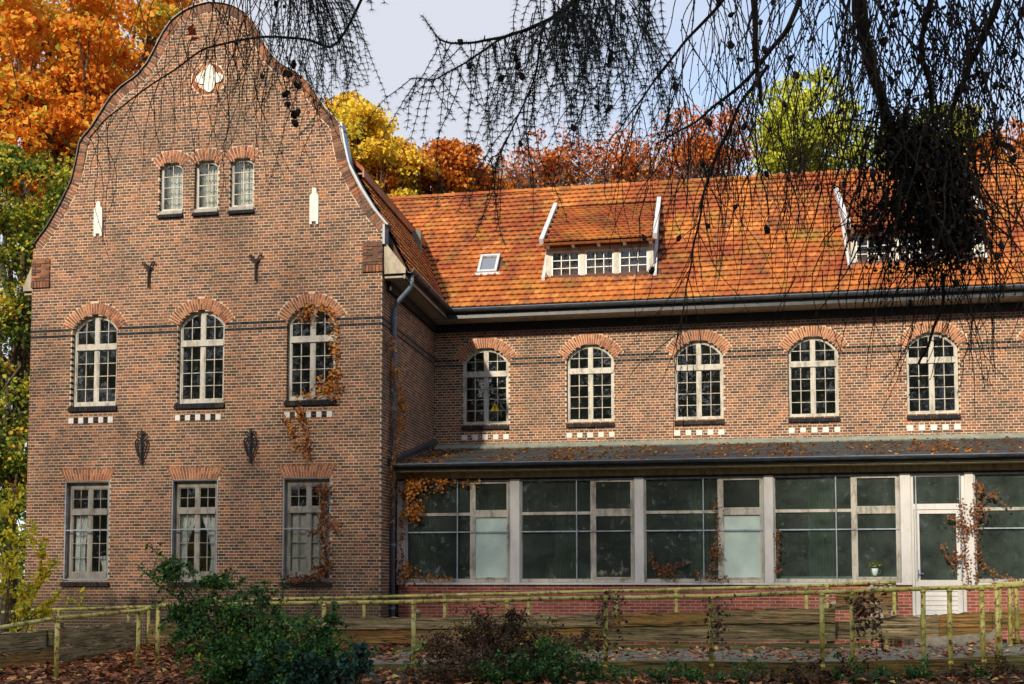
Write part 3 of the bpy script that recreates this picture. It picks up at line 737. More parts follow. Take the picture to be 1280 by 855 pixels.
# underlay slabs as the roof part
m = MB()
def slab(m, a, b, c, d, t=.08, mi=0):
    a, b, c, d = map(Vector, (a, b, c, d)); n_ = (b - a).cross(d - a).normalized() * t
    vs = [tuple(p) for p in (a, b, c, d)] + [tuple(p - n_) for p in (a, b, c, d)]
    m.add(vs, [(0, 1, 2, 3), (7, 6, 5, 4), (0, 4, 5, 1), (1, 5, 6, 2), (2, 6, 7, 3), (3, 7, 4, 0)], mi)
slab(m, (-6.05, RY0, RZ0), (WX1 + .2, RY0, RZ0), (WX1 + .2, RRY, RRZ), (xvalley(RRZ), RRY, RRZ))
slab(m, (WX1 + .2, 32.8, RZ0), (GX0, 32.8, RZ0), (GX0, RRY + .001, RRZ), (WX1 + .2, RRY + .001, RRZ))
wroof = m.build('wing_roof', ROOFB, house)
rows = []; k = 0
while k * TE < SL - .1:
    s = k * TE; z = RZ0 + sd48.z * s; Yk = RY0 + sd48.y * s; sp = [(xvalley(z) - .02 + 6.05, WX1 + .2 + 6.05)]
    for (a, b) in DORM:
        if 8.50 < z + .05 and z + .1 < 11.05: sp = sub(sp, [(a + 6.05, b + 6.05)])
    if 8.78 < z < 9.36: sp = sub(sp, [(-5.50 + 6.05, -5.02 + 6.05)])
    rows.append((s, sp)); k += 1
tile_roof('roof_tile', (-6.05, RY0, RZ0), (1, 0, 0), sd48, rows, wroof, single=290)
# ridge caps
m = MB(); x = xvalley(RRZ) - .3
while x < WX1 + .2:
    pts = []; 
    vs = []; n_ = 6
    for e, rr in ((0, .105), (.33, .09)):
        for j in range(n_ + 1):
            a = PI * j / n_; vs.append((x + e, RRY - math.cos(a) * rr * 1.1, RRZ - .03 + math.sin(a) * rr + rng.uniform(-.003, .003)))
    m.add(vs, [(j, j + 1, j + n_ + 2, j + n_ + 1) for j in range(n_)], 0); x += .31
m.build('ridge_tile', TILE, wroof, kind='stuff')
# gable block roof: steep lower slope and flatter upper slope with overhanging eave
m = MB(); BX, BZ = -7.2, 9.93
for s in (1, -1):
    X = lambda x: x if s > 0 else 2 * GC - x
    P = [(X(-6.03), 22.3, 7.74), (X(-6.03), 31, 7.74), (X(BX), 31, BZ), (X(BX), 22.3, BZ)]
    m = MB(); slab(m, *(P if s > 0 else P[::-1])); gr_ = m.build('gable_roof', ROOFB, house); groof = gr_ if s > 0 else groof
m = MB()
for s in (1, -1):
    X = lambda x: x if s > 0 else 2 * GC - x
    P = [(X(-7.02), 22.32, 10.02), (X(-7.02), 29.6, 10.02), (X(GC), 29.6, 13.25), (X(GC), 22.32, 13.25)]
    m = MB(); slab(m, *(P if s > 0 else P[::-1]), t=.07); m.build('upper_roof', TILE, groof)
m = MB(); m.box(-7.06, -7.025, 22.32, 27.75, 9.84, 10.0); m.box(-7.32, -7.062, 22.32, 27.7, 9.90, 9.93)
m.build('fascia_board', FASC, groof)
gs = Vector((-.526, 0, 1)).normalized(); rows = []; k = 0
while 7.8 + gs.z * k * TE < 9.85:
    s = k * TE; z = 7.8 + gs.z * s; yv = RY0 + (z - RZ0) / S48 + .05; rows.append((s, [(0, yv - 22.30)])); k += 1
tile_roof('gable_roof_tile', (-6.05, 22.30, 7.80), (0, 1, 0), gs, rows, groof)
# valley mortar, pale and lumpy
m = MB()
for i in range(26):
    z = 8.0 + i * .075; p = Vector((xvalley(z) + rng.uniform(-.02, .02), RY0 + (z - RZ0) / S48 + rng.uniform(-.02, .02), z + .035)); r_ = rng.uniform(.02, .045)
    m.tube([p + Vector((-.02, 0, -.03)), p, p + Vector((.0, .02, .04))], [r_ * .5, r_, r_ * .5], 5)
m.build('valley_mortar', MOR, groof)
# gable end flashing (blue grey strip right of the curve) and eave end boards
m = MB()
fl = [(GC + a, b) for a, b in PROF if 8.6 <= b <= 10.95]
for (a, b), (c, d) in zip(fl, fl[1:]): m.prism([(a + .022, b), (a + .062, b), (c + .062, d), (c + .022, d)], -.02, .26, FY(GY))
m.box(GX1 + .004, GX1 + .05, GY - .03, GY + .27, 8.30, 8.71); m.build('zinc_flashing', ZINC, house)
for s in (1, -1):
    X = lambda x: x if s > 0 else -14.29 + (-6.50 - x) * .55
    m = MB(); q = [(X(-6.50), 7.70), (X(-6.05), 7.70), (X(-6.05), 7.80), (X(-6.50), 8.38)]
    m.prism(q, .04, .08, FY(GY)); m.build('eave_end_board', SOF, house)
    m = MB(); a, b = sorted((X(-6.50), X(-6.06))); m.box(a, b, GY + .085, WY - (.62 if s > 0 else -2), 7.62, 7.66); m.build('soffit', SOF, house)
m = MB(); m.box(-6.52, WX1, RY0 + .06, WY - .002, 7.60, 7.64); m.build('soffit', SOF, house)
m = MB(); m.box(-6.50, WX1, WY - .10, WY - .003, 7.42, 7.595); m.box(-6.517, -6.42, GY + .3, WY - .1, 7.42, 7.61); m.build('eave_shadow_strip', IRON, house)  # black strips added under the soffits to darken the eave shadow
m = MB(); m.box(-6.04, WX1, RY0 + .03, RY0 + .06, 7.60, 7.83); m.box(-6.10, -6.065, GY + .08, RY0 + .06, 7.60, 7.80); m.build('fascia_board', GUT, house)
def gutter(name, p0, p1, r=.075, mat=GUT, drop=True, parent=house, brackets=.0):
    p0 = Vector(p0); p1 = Vector(p1); d = (p1 - p0).normalized(); side = Vector((-d.y, d.x, 0)); m = MB(); n = 8
    vs = []
    for p in (p0, p1):
        for rr in (r, r - .008):
            for j in range(n + 1):
                a = PI * j / n; vs.append(tuple(p + side * (math.cos(a) * rr) + Vector((0, 0, -math.sin(a) * rr))))
    k = n + 1; fs = []
    for j in range(n): fs += [(j, j + 1, 2 * k + j + 1, 2 * k + j), (k + j + 1, k + j, 3 * k + j, 3 * k + j + 1), (j, k + j, k + j + 1, j + 1), (2 * k + j, 2 * k + j + 1, 3 * k + j + 1, 3 * k + j)]
    fs += [(0, 2 * k, 3 * k, k), (n, k + n, 3 * k + n, 2 * k + n)]; m.add(vs, fs, 0)
    m.tube([p0 - side * r, p1 - side * r], .011, 6, 1)
    m.tube([p0 + side * r, p1 + side * r], .007, 5, 1)
    L_ = (p1 - p0).length; i = .4
    while i < L_:
        c = p0 + d * i; m.tube([c + side * (math.cos(a) * (r + .006)) + Vector((0, 0, -math.sin(a) * (r + .006))) for a in [PI * j / 8 for j in range(9)]], .009, 4, 0); i += .95
    return m.build(name, [mat, ZINC], parent)
gutter('gutter', (-6.03, RY0 - .05, 7.80), (WX1 + .2, RY0 - .05, 7.80))
gutter('gutter', (-5.98, GY + .12, 7.80), (-5.98, RY0 - .06, 7.80))
gutter('gutter', (-14.60, GY + .12, 7.76), (-14.60, 30, 7.76))
m = MB(); px_ = -6.455
m.tube([(-5.99, 22.30, 7.72), (-5.99, 22.30, 7.58), (-6.03, 22.34, 7.47), (-6.38, 22.62, 7.25), (px_, 22.66, 7.13), (px_, 22.66, .3)], .047, 10)
dp = m.build('downpipe', ZINC, house, smooth=True)
m = MB()
for z in (6.9, 5.0, 3.95, 2.2, .9): m.tube([(px_, 22.66, z), (px_, 22.66, z + .05)], .058, 10); m.box(-6.53, px_, 22.64, 22.68, z + .012, z + .038)
m.build('pipe_clip', ZINC, dp)

# skylight
def on_roof(x, z, h=0): return Vector((x, RY0 + (z - RZ0) / S48, z)) + Vector((0, -S48, 1)).normalized() * h
m = MB(); xs0, xs1, za, zb_ = -5.52, -5.04, 8.86, 9.42
for (a, b, c, d) in ((xs0, xs0 + .06, za, zb_), (xs1 - .06, xs1, za, zb_), (xs0 + .06, xs1 - .06, za, za + .05), (xs0 + .06, xs1 - .06, zb_ - .05, zb_)):
    vs = [on_roof(a, c, .02), on_roof(b, c, .02), on_roof(b, d, .02), on_roof(a, d, .02), on_roof(a, c, .10), on_roof(b, c, .10), on_roof(b, d, .10), on_roof(a, d, .10)]
    m.add([tuple(v) for v in vs], [(0, 3, 2, 1), (4, 5, 6, 7), (0, 1, 5, 4), (1, 2, 6, 5), (2, 3, 7, 6), (3, 0, 4, 7)], 0)
sk = m.build('skylight', LEAD, wroof)
m = MB(); vs = [on_roof(xs0 - .15, za - .10, .05), on_roof(xs1 + .12, za - .10, .05), on_roof(xs1 + .04, za - .005, .065), on_roof(xs0 - .04, za - .005, .065)]
m.add([tuple(v) for v in vs], [(0, 1, 2, 3)], 0); m.build('lead_apron', LEAD, wroof)
m = MB(); vs = [on_roof(xs0 + .05, za + .04, .06), on_roof(xs1 - .05, za + .04, .06), on_roof(xs1 - .05, zb_ - .04, .06), on_roof(xs0 + .05, zb_ - .04, .06)]
m.add([tuple(v) for v in vs], [(0, 1, 2, 3)], 0)
SKYG = glass_mat('skylight_glass', (.25, .3, .35), .45); m.build('skylight_pane', SKYG, wroof)

# dormers
def dormer(x0, x1, nwin):
    FYd = 26.50; zb = 8.60; zt = 9.36
    m = MB(); slab(m, (x0 + .03, 26.16, 9.40), (x1 - .03, 26.16, 9.40), (x1 - .03, 28.62, 9.40 + .67 * 2.46), (x0 + .03, 28.62, 9.40 + .67 * 2.46), .05)
    # cheeks
    for x in (x0 + .06, x1 - .12):
        q = [(FYd + .02, zb - .05), (28.55, 11.0), (FYd + .02, zt + .23)]
        m.prism([(y, z) for y, z in q], x, x + .06, lambda u, d, z: (d, u, z), 1)
    dm = m.build('dormer', [FASC, BRA], house)
    sdd = Vector((0, 1, .67)).normalized(); rows = [(k * TE, [(0, x1 - x0 - .1)]) for k in range(int(2.4 / sdd.y / TE))]
    tile_roof('dormer_roof_tile', (x0 + .05, 26.14, 9.42), (1, 0, 0), sdd, rows, dm)
    for xx in (x0 - .05, x1 - .06):
        m = MB(); slab(m, (xx, 26.10, 9.50), (xx + .10, 26.10, 9.50), (xx + .10, 28.66, 9.50 + .67 * 2.56), (xx, 28.66, 9.50 + .67 * 2.56), .14); m.build('white_verge', LEAD, dm)
    for s, xx in ((-1, x0 - .02), (1, x1 - .06)):
        m = MB(); pts = [on_roof(xx, z, .05) for z in (8.52, 11.0)]
        a, b = pts; m.add([tuple(a), tuple(a + Vector((.08, 0, 0))), tuple(b + Vector((.08, 0, 0))), tuple(b), tuple(a + Vector((0, -.02, .07))), tuple(a + Vector((.08, -.02, .07))), tuple(b + Vector((.08, -.02, .07))), tuple(b + Vector((0, -.02, .07)))],
              [(0, 3, 2, 1), (4, 5, 6, 7), (0, 1, 5, 4), (1, 2, 6, 5), (2, 3, 7, 6), (3, 0, 4, 7)], 0); m.build('cheek_flashing', LEAD, dm)
    # front: sill, posts, head
    W_ = x1 - x0 - .12; xa = x0 + .06; pw = .12
    m = MB(); m.box(xa, xa + W_, FYd - .03, FYd + .1, zb - .04, zb + .06); m.box(xa, xa + W_, FYd, FYd + .1, zt - .06, zt + .02); m.box(xa - .02, xa + W_ + .02, FYd - .06, FYd - .03, zb - .08, zb - .0)
    cw = (W_ - pw * (nwin + 1)) / nwin
    for i in range(nwin + 1): m.box(xa + i * (cw + pw), xa + i * (cw + pw) + pw, FYd - .01, FYd + .09, zb + .06, zt - .06)
    m.build('dormer_front', FRAME, dm)
    m = MB(); m.box(x0 + .02, x1 - .02, FYd + .0, FYd + .05, zt + .02, 9.56); m.build('head_board', FASC, dm)
    m = MB()
    nn = nwin + 2
    for i in range(nn): x = x0 + .12 + (x1 - x0 - .24) * i / (nn - 1); m = MB(); m.box(x - .035, x + .035, 26.22, 26.52, 9.355, 9.41); m.build('rafter_end', LEAD, dm)
    for i in range(nwin):
        a = xa + pw + i * (cw + pw); b = a + cw; s = MB(); e = .04; z0_, z1_ = zb + .06, zt - .06
        s.box(a, a + e, FYd + .01, FYd + .05, z0_, z1_); s.box(b - e, b, FYd + .01, FYd + .05, z0_, z1_); s.box(a + e, b - e, FYd + .01, FYd + .05, z0_, z0_ + e); s.box(a + e, b - e, FYd + .01, FYd + .05, z1_ - e, z1_)
        for j in (1, 2):
            x = a + e + (cw - 2 * e) * j / 3; s.box(x - .009, x + .009, FYd + .015, FYd + .04, z0_ + e, z1_ - e)
            z = z0_ + e + (z1_ - z0_ - 2 * e) * j / 3; s.box(a + e, b - e, FYd + .017, FYd + .038, z - .009, z + .009)
        sh = s.build('dormer_window', WHITE, dm)
        for p in range(3):
            for q in range(3):
                xx = a + e + (cw - 2 * e) * p / 3; zz = z0_ + e + (z1_ - z0_ - 2 * e) * q / 3
                me = pane_obj([(xx, zz), (xx + (cw - 2 * e) / 3, zz), (xx + (cw - 2 * e) / 3, zz + (z1_ - z0_ - 2 * e) / 3), (xx, zz + (z1_ - z0_ - 2 * e) / 3)], FYd + .028, dm, GLASS, 'dormer_pane')
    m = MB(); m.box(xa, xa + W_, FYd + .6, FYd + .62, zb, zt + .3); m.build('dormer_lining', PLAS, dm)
dormer(DORM[0][0], DORM[0][1], 3); dormer(DORM[1][0], DORM[1][1], 3)

# ---- sun room
m = MB(); slab(m, (GX1 + .06, 22.60, 3.86), (WX1, 22.60, 3.86), (WX1, WY - .003, 4.62), (GX1 + .06, WY - .003, 4.62), .12)
sroof = m.build('sun_room_roof', SLATE, house)
m = MB()
for x in [GX1 + .1 + 1.1 * i for i in range(17)]:
    slab(m, (x, 22.60, 3.868), (x + .03, 22.60, 3.868), (x + .03, WY - .01, 4.628), (x, WY - .01, 4.628), .02)
for k in range(1, 4):
    y = 22.6 + k * .95; z = 3.86 + (y - 22.6) * .2; m.box(GX1 + .08, WX1, y, y + .02, z + .002, z + .014)
m.build('roofing_seam', SLATE, sroof)
m = MB(); slab(m, (GX1 + .06, WY - .24, 4.60), (WX1, WY - .24, 4.60), (WX1, WY - .003, 4.72), (GX1 + .06, WY - .003, 4.72), .05); m.build('lead_ledge', LEDGE, sroof)
m = MB(); slab(m, (GX1 + .012, 22.45, 3.98), (GX1 + .10, 22.45, 3.94), (GX1 + .10, WY - .01, 4.80), (GX1 + .012, WY - .01, 4.86), .10); m.build('side_flashing', GUT, sroof)
gutter('sun_room_gutter', (GX1 + .05, 22.54, 3.86), (WX1, 22.54, 3.86), .06, GUT)
m = MB(); m.box(GX1 + .01, WX1, AY - .02, AY + .12, 3.60, 3.80); m.box(GX1 + .01, WX1, 22.66, AY - .02, 3.72, 3.76); m.box(GX1 + .02, WX1, AY - .03, AY + .1, 3.565, 3.60, 1)
m.build('beam', [OLIVE, IRON], house)
m = MB(); m.box(3.86, 4.42, AY - .06, AY - .021, 3.67, 3.76); m.build('vent_cover', OLIVE, house)
m = MB(); m.box(GX1 + .02, WX1, AY + .15, WY, 3.60, 3.66); m.build('ceiling', PLAS, house)
m = MB(); m.box(-6.46, 3.78, AY - .05, AY + .13, 1.405, 1.45); m.box(4.80, WX1, AY - .05, AY + .13, 1.405, 1.45); m.build('sun_room_sill', POSTW, house)
POSTS = [(-6.47, -6.30), (-4.07, -3.88), (-1.53, -1.35), (1.02, 1.19), (3.60, 3.79), (4.79, 4.94), (7.35, 7.53), (9.9, 10.08)]
for i, (a, b) in enumerate(POSTS):
    m = MB(); zb = .80 if i in (4, 5) else 1.452
    if i in (4, 5): zb = 1.40
    m.box(a, b, AY - .03, AY + .11, zb, 3.563); m.build('post', POSTW, house)
def bay(x0, x1, film, split=.636, kind=0):
    Yc = AY + .02; fn = FY(Yc); e = .05; w = x1 - x0; mx_ = x0 + w * split; z0_, z1_ = 1.455, 3.56
    m = MB(); m.box(x0 + .001, x0 + e, Yc, Yc + .07, z0_, z1_); m.box(x1 - e, x1 - .001, Yc, Yc + .07, z0_, z1_); m.box(x0 + e, x1 - e, Yc, Yc + .07, z0_, z0_ + .07); m.box(x0 + e, x1 - e, Yc, Yc + .07, z1_ - .04, z1_)
    win = m.build('sun_room_window', FRAME, house)
    m = MB(); m.box(mx_ - .04, mx_ + .04, Yc - .006, Yc + .064, z0_ + .07, z1_ - .04); m.build('mullion', FRAME, win)
    m = MB(); m.box(x0 + e, mx_ - .04, Yc + .004, Yc + .06, 2.83, 2.89); m.box(mx_ + .04, x1 - e, Yc - .008, Yc + .06, 2.825, 2.905); m.build('transom', FRAME, win)
    a, b = mx_ + .04, x1 - e
    for (q0, q1) in ((z0_ + .07, 2.825), (2.905, z1_ - .04)):
        s = MB(); f = .034
        s.box(a, a + f, Yc - .015, Yc + .05, q0, q1); s.box(b - f, b, Yc - .015, Yc + .05, q0, q1); s.box(a + f, b - f, Yc - .015, Yc + .05, q0, q0 + f); s.box(a + f, b - f, Yc - .015, Yc + .05, q1 - f, q1)
        s.build('sash', FRAME, win)
        fl_ = film and q0 < 2
        pane_obj([(a + f, q0 + f), (b - f, q0 + f), (b - f, q1 - f), (a + f, q1 - f)], Yc + .02, win, FILM if fl_ else GLASSA, label='pale aqua frosted pane' if fl_ else None)
    for (q0, q1) in ((z0_ + .07, 2.83), (2.89, z1_ - .04)): pane_obj([(x0 + e, q0), (mx_ - .04, q0), (mx_ - .04, q1), (x0 + e, q1)], Yc + .03, win, GLASSA)
    vb = x0 + w * .50
    m = MB(); zz = Yc - .035; m.box(vb - .011, vb + .011, zz, zz + .022, z0_ - .0, z1_); m.box(x0 + .03, x1 - .02, zz + .003, zz + .019, 2.475, 2.50); m.box(x0 + .004, x0 + .026, zz, zz + .022, z0_, z1_); m.box(x1 - .02, x1 - .004, zz, zz + .022, z0_, z1_); m.box(x0 + .026, x1 - .02, zz + .003, zz + .019, z1_ - .03, z1_ - .012)
    m.build('steel_bar', STEEL, win)
bay(-6.30, -4.07, True); bay(-3.88, -1.53, False); bay(-1.35, 1.02, True); bay(1.19, 3.60, False); bay(4.94, 7.35, False, .62); bay(7.53, 9.9, False)
# door
m = MB(); Yd = AY + .02; a, b = 3.79, 4.79
m.box(a, a + .06, Yd, Yd + .09, .82, 3.56); m.box(b - .06, b, Yd, Yd + .09, .82, 3.56); m.box(a + .06, b - .06, Yd, Yd + .09, 3.5, 3.56); m.box(a + .06, b - .06, Yd - .01, Yd + .08, 2.86, 2.97); m.box(a, b, Yd - .05, Yd + .1, .76, .818)
door = m.build('door', POSTW, house)
m = MB(); c, d = a + .07, b - .07
m.box(c, c + .09, Yd + .005, Yd + .05, .83, 2.85); m.box(d - .09, d, Yd + .005, Yd + .05, .83, 2.85); m.box(c + .09, d - .09, Yd + .005, Yd + .05, 2.78, 2.85); m.box(c + .09, d - .09, Yd + .005, Yd + .05, 1.38, 1.50); m.box(c + .09, d - .09, Yd + .005, Yd + .05, .83, .92)
m.build('door_leaf', POSTW, door)
for i in range(5):
    m = MB(); z = .925 + i * .09; m.add([(c + .09, Yd + .012, z), (d - .09, Yd + .012, z), (d - .09, Yd + .03, z + .088), (c + .09, Yd + .03, z + .088), (c + .09, Yd + .045, z), (d - .09, Yd + .045, z), (d - .09, Yd + .045, z + .088), (c + .09, Yd + .045, z + .088)],
        [(0, 1, 2, 3), (5, 4, 7, 6), (0, 4, 5, 1), (1, 5, 6, 2), (2, 6, 7, 3), (3, 7, 4, 0)]); m.build('slat', POSTW, door)
pane_obj([(c + .09, 1.50), (d - .09, 1.50), (d - .09, 2.78), (c + .09, 2.78)], Yd + .025, door, GLASSA); pane_obj([(a + .06, 2.97), (b - .06, 2.97), (b - .06, 3.5), (a + .06, 3.5)], Yd + .025, door, GLASSA)
m = MB(); m.tube([(c + .05, Yd, 1.62), (c + .05, Yd - .05, 1.62), (c + .14, Yd - .055, 1.62)], .012, 6); m.box(c + .03, c + .07, Yd - .006, Yd + .006, 1.53, 1.70); m.build('handle', ZINC, door)
m = MB(); m.box(a + .09, a + .112, Yd - .03, Yd - .01, 1.5, 3.56); m.box(b - .1, b - .08, Yd - .03, Yd - .01, 1.5, 3.56); m.build('steel_bar', STEEL, door)
m = MB(); m.box(3.6, 4.98, AY - 1.3, AY - .06, .2, .76); m.build('door_step', PAVE, house)

# ------------------------------------------------------------------ curtains and small things behind the glass
def curtain(x0, x1, z0, z1, Y, mat, label, folds=9, gather=0.0, group=None, side=0):
    m = MB(); n = folds * 6; rows = 10; vs = []; fs = []
    for j in range(rows + 1):
        t = j / rows; z = z0 + (z1 - z0) * t
        g = gather * math.sin(min(1, max(0, (1 - abs(t - .33) / .67))) * PI / 2)
        for i in range(n + 1):
            u = i / n; xx = x0 + (x1 - x0) * u
            piv = x0 if side <= 0 else x1
            xx = piv + (xx - piv) * (1 - g)
            vs.append((xx, Y + .022 * math.sin(u * folds * 2 * PI) + .006 * math.sin(u * 37 + t * 3), z))
    for j in range(rows):
        for i in range(n): a = j * (n + 1) + i; fs.append((a, a + 1, a + n + 2, a + n + 1))
    m.add(vs, fs, 0, .5); o = m.build('curtain', mat, smooth=True); tag(o, label, 'curtain', group); return o
for i, (c, lb) in enumerate(zip(ATW, ('left', 'middle', 'right'))):
    curtain(c - .24, c + .24, 9.27, 10.27, GY + .28, NETC, 'pale net curtain in the %s of the three small windows under the quatrefoil' % lb, 7, group='net curtains in the attic windows')
curtain(-13.30, -12.93, 1.60, 2.85, GY + .245, NET, 'grey net curtain tied back in the left half of the leftmost ground floor window', 6, .35, side=-1)
curtain(-12.75, -12.50, 1.60, 2.0, GY + .245, NET, 'short end of net curtain in the right half of the leftmost ground floor window', 3, .3, side=1)
curtain(-10.94, -10.50, 1.60, 2.85, GY + .245, NET, 'grey net curtain swept left in the middle ground floor window of the gable', 6, .6, side=-1)
curtain(-10.48, -10.06, 1.60, 2.85, GY + .245, NET, 'grey net curtain swept right in the middle ground floor window of the gable', 6, .6, side=1)
m = MB(); m.box(-8.50, -7.66, GY + .215, GY + .23, 1.60, 2.86); o = m.build('white_board', PAPER); tag(o, 'white board closing the lower panes of the ground floor window beside the corner', 'board')
for x0, x1, lb in ((-6.2, -5.75, 'dark green curtain behind the left end of the sun room'), (-.45, .2, 'dark green curtain behind the third sun room bay'), (1.9, 2.4, 'dark green curtain behind the fourth sun room bay, the one with the potted flowers'), (5.9, 6.15, 'dark green curtain behind the sun room bay right of the door'), (-3.2, -2.7, 'dark green curtain in the second sun room bay')):
    curtain(x0, x1, .9, 3.5, AY + .45, GCUR, lb, 8, group='green curtains in the sun room')
def lathe(m, c, prof, n=14, mi=0):
    vs = []; k = len(prof)
    for (r_, z) in prof:
        for j in range(n): a = 2 * PI * j / n; vs.append((c[0] + r_ * math.cos(a), c[1] + r_ * math.sin(a), c[2] + z))
    m.add(vs, [(i * n + j, i * n + (j + 1) % n, (i + 1) * n + (j + 1) % n, (i + 1) * n + j) for i in range(k - 1) for j in range(n)] + [tuple(range(n - 1, -1, -1))], mi)
cp = thing('flower_cup', 'small pale green cup of dried yellow flowers on the sill behind the sun room glass', 'flower pot', (3.11, AY + .17, 1.50))
m = MB(); c0 = (3.11, AY + .10, 1.575); lathe(m, c0, [(.045, 0), (.06, .02), (.075, .08), (.08, .15), (.072, .15), (.066, .08), (.03, .04)]); m.tube([(3.185, c0[1], 1.70), (3.225, c0[1], 1.69), (3.225, c0[1], 1.64), (3.175, c0[1], 1.62)], .008, 5); m.build('cup', CUPM, cp, smooth=True)
P = [(3.11 + nr.normal(0, .055), c0[1] + nr.normal(0, .03), 1.76 + abs(nr.normal(0, .06))) for i in range(260)]; leaves('flowers', P, .036, nr.random(260), LF_YSH, cp)
m = MB()
for i in range(14): m.tube([(3.11, c0[1], 1.60), (3.11 + rng.gauss(0, .05), c0[1] + rng.gauss(0, .02), 1.76)], .002, 3)
m.build('stems', TWIGB, cp)
m = MB(); m.box(1.3, 3.55, AY + .095, AY + .30, 1.46, 1.573); m.build('inner_sill', POSTW, house)
sg = thing('warning_sign', 'small yellow triangular warning sign in the first arched window of the wing', 'sign', (-5.06, WY + .12, 5.49))
m = MB(); fn = FY(WY); m.prism([(-5.19, 5.50), (-4.93, 5.50), (-5.06, 5.73)], .112, .118, fn); m.build('plate', SIGNY, sg)
m = MB()
tri = [(-5.19, 5.50), (-4.93, 5.50), (-5.06, 5.73)]; cc = (-5.06, 5.576)
for i in range(3):
    p, q = tri[i], tri[(i + 1) % 3]; pi_ = (p[0] + (cc[0] - p[0]) * .12, p[1] + (cc[1] - p[1]) * .12); qi = (q[0] + (cc[0] - q[0]) * .12, q[1] + (cc[1] - q[1]) * .12)
    m.prism([p, q, qi, pi_], .108, .1115, fn)
m.prism([(-5.072, 5.565), (-5.048, 5.565), (-5.042, 5.65), (-5.078, 5.65)], .108, .1115, fn); m.box(-5.073, -5.047, WY + .108, WY + .1115, 5.527, 5.55); m.build('symbol', SIGNK, sg)
for ob_ in sg.children: pass

# ------------------------------------------------------------------ path, kerbs, railings, plank walls
def zd(x): return .33 - .0 if x < 0 and x > -1 else (.33 + .02 * x if x < 0 else .33 + .013 * max(0, x - .6) ** 1.9)
PY0, PY1 = 16.6, 19.7
pm = MB(); xs = [-5.6 + .4 * i for i in range(30)]
for x in xs: pm.v += [(x, PY0, zd(x) - .02), (x, PY1, zd(x) - .02), (x, PY1, -.1), (x, PY0, -.1)]
for i in range(len(xs) - 1):
    for j in range(4): pm.f.append([i * 4 + j, (i + 1) * 4 + j, (i + 1) * 4 + (j + 1) % 4, i * 4 + (j + 1) % 4]); pm.m.append(0); pm.r.append(.5)
pm.f += [[0, 1, 2, 3], [len(pm.v) - 1, len(pm.v) - 2, len(pm.v) - 3, len(pm.v) - 4]]; pm.m += [0, 0]; pm.r += [.5, .5]
path = pm.build('path', SOIL); path['kind'] = 'structure'; path['label'] = 'raised paved ramp with fallen leaves'
sl_me = box_mesh('paving_slab', 0, .288, 0, .288, 0, .04, PAVE); ms = MB(); cnt = 0
for j in range(10):
    for i in range(38):
        x = -5.55 + i * .30 + (j % 2) * .1; y = PY0 + .02 + j * .305; z = zd(x) - .032 + rng.uniform(-.004, .006)
        if x > 5.5: continue
        if x > -3.6 and cnt < 300:
            o = link('paving_slab', sl_me, path, (x, y, z)); o.rotation_euler = (rng.gauss(0, .01), -(zd(x + .3) - zd(x)) / .3 + rng.gauss(0, .01), 0); cnt += 1
        else: ms.box(x, x + .288, y, y + .288, z, z + .04)
ms.build('paving_slab', PAVE, path, kind='stuff')
def railing(name, label, pts, posts, base, rr=.031, rp=.033, wob=0.006, thick=None):
    p0 = pts[0]; mid = pts[len(pts) // 2]
    t = thing(name, label, 'railing', (mid[0], mid[1], base(mid[0], mid[1])), 'yellow tube railings along the ramp')
    m = MB(); fine = []
    for a, b in zip(pts, pts[1:]):
        n = max(2, int((Vector(b) - Vector(a)).length / .5))
        for i in range(n): q = Vector(a).lerp(Vector(b), i / n); fine.append(q + Vector((0, 0, rng.uniform(-wob, wob))))
    fine.append(Vector(pts[-1])); m.tube(fine, rr, 10); m.build('handrail', RAIL, t, smooth=True)
    for (x, y, zt) in posts:
        m = MB(); zb = base(x, y) - .12; lean = rng.gauss(0, .006)
        m.tube([(x + lean, y, zb), (x + lean * .5, y, (zb + zt) / 2), (x, y, zt)], rp, 9); m.tube([(x, y, zt - .05), (x, y, zt - .02)], rp * 1.25, 9); m.tube([(x + lean, y, zb + .10), (x + lean, y, zb + .15)], rp * 1.3, 8); m.build('post', RAIL, t, smooth=True)
    return t
RYf = 16.55
def rz(x): return 1.27 + .02 * x if x < 0 else 1.27 + .035 * x + .0008 * x * x
fx = [at(p, 745, RYf).x for p in (405, 517, 634, 757, 888, 1027, 1065, 1154, 1187, 1227, 1246)]
railing('railing', 'near yellow railing with flaking paint standing along the front edge of the ramp', [(at(285, 757, RYf).x, RYf, rz(at(285, 757, RYf).x))] + [(x, RYf, rz(x)) for x in (-4, -2, 0, 1.5, 3, 4.2, 5.6)], [(x, RYf, rz(x)) for x in fx] + [(5.1, RYf, rz(5.1))], lambda x, y: zd(x) - .05)
l1 = at(174, 763, 16.6); l2 = at(72, 773, 14.6); l3 = at(-30, 789, 13.6); l0 = at(203, 757, 16.7); l00 = at(285, 757, RYf)
railing('railing', 'mossy railing descending to the left edge in front of the plank barrier', [tuple(l3), tuple(l2), tuple(l1), tuple(l0), (l00.x - .05, l00.y, l00.z)], [tuple(l2), tuple(l1), (at(198, 758, 16.7).x, 16.7, at(198, 758, 16.7).z)], zg)
BYr = 20.35
bk = [(p, y) for p, y in ((-40, 769), (40, 763), (200, 758), (300, 750), (640, 742), (1000, 733), (1118, 728))]
bp = [tuple(at(p, y, BYr)) for p, y in bk]
def brz(px):
    for (a, b), (c, d) in zip(bk, bk[1:]):
        if a <= px <= c: return b + (d - b) * (px - a) / (c - a)
    return bk[-1][1]
railing('railing', 'far yellow railing behind the weathered planks, in front of the sun room wall', bp, [tuple(at(p, brz(p), BYr)) for p in (38, 74, 161, 186, 455, 556, 661, 770, 845, 1008, 1034)] , lambda x, y: .25, .030, .030)
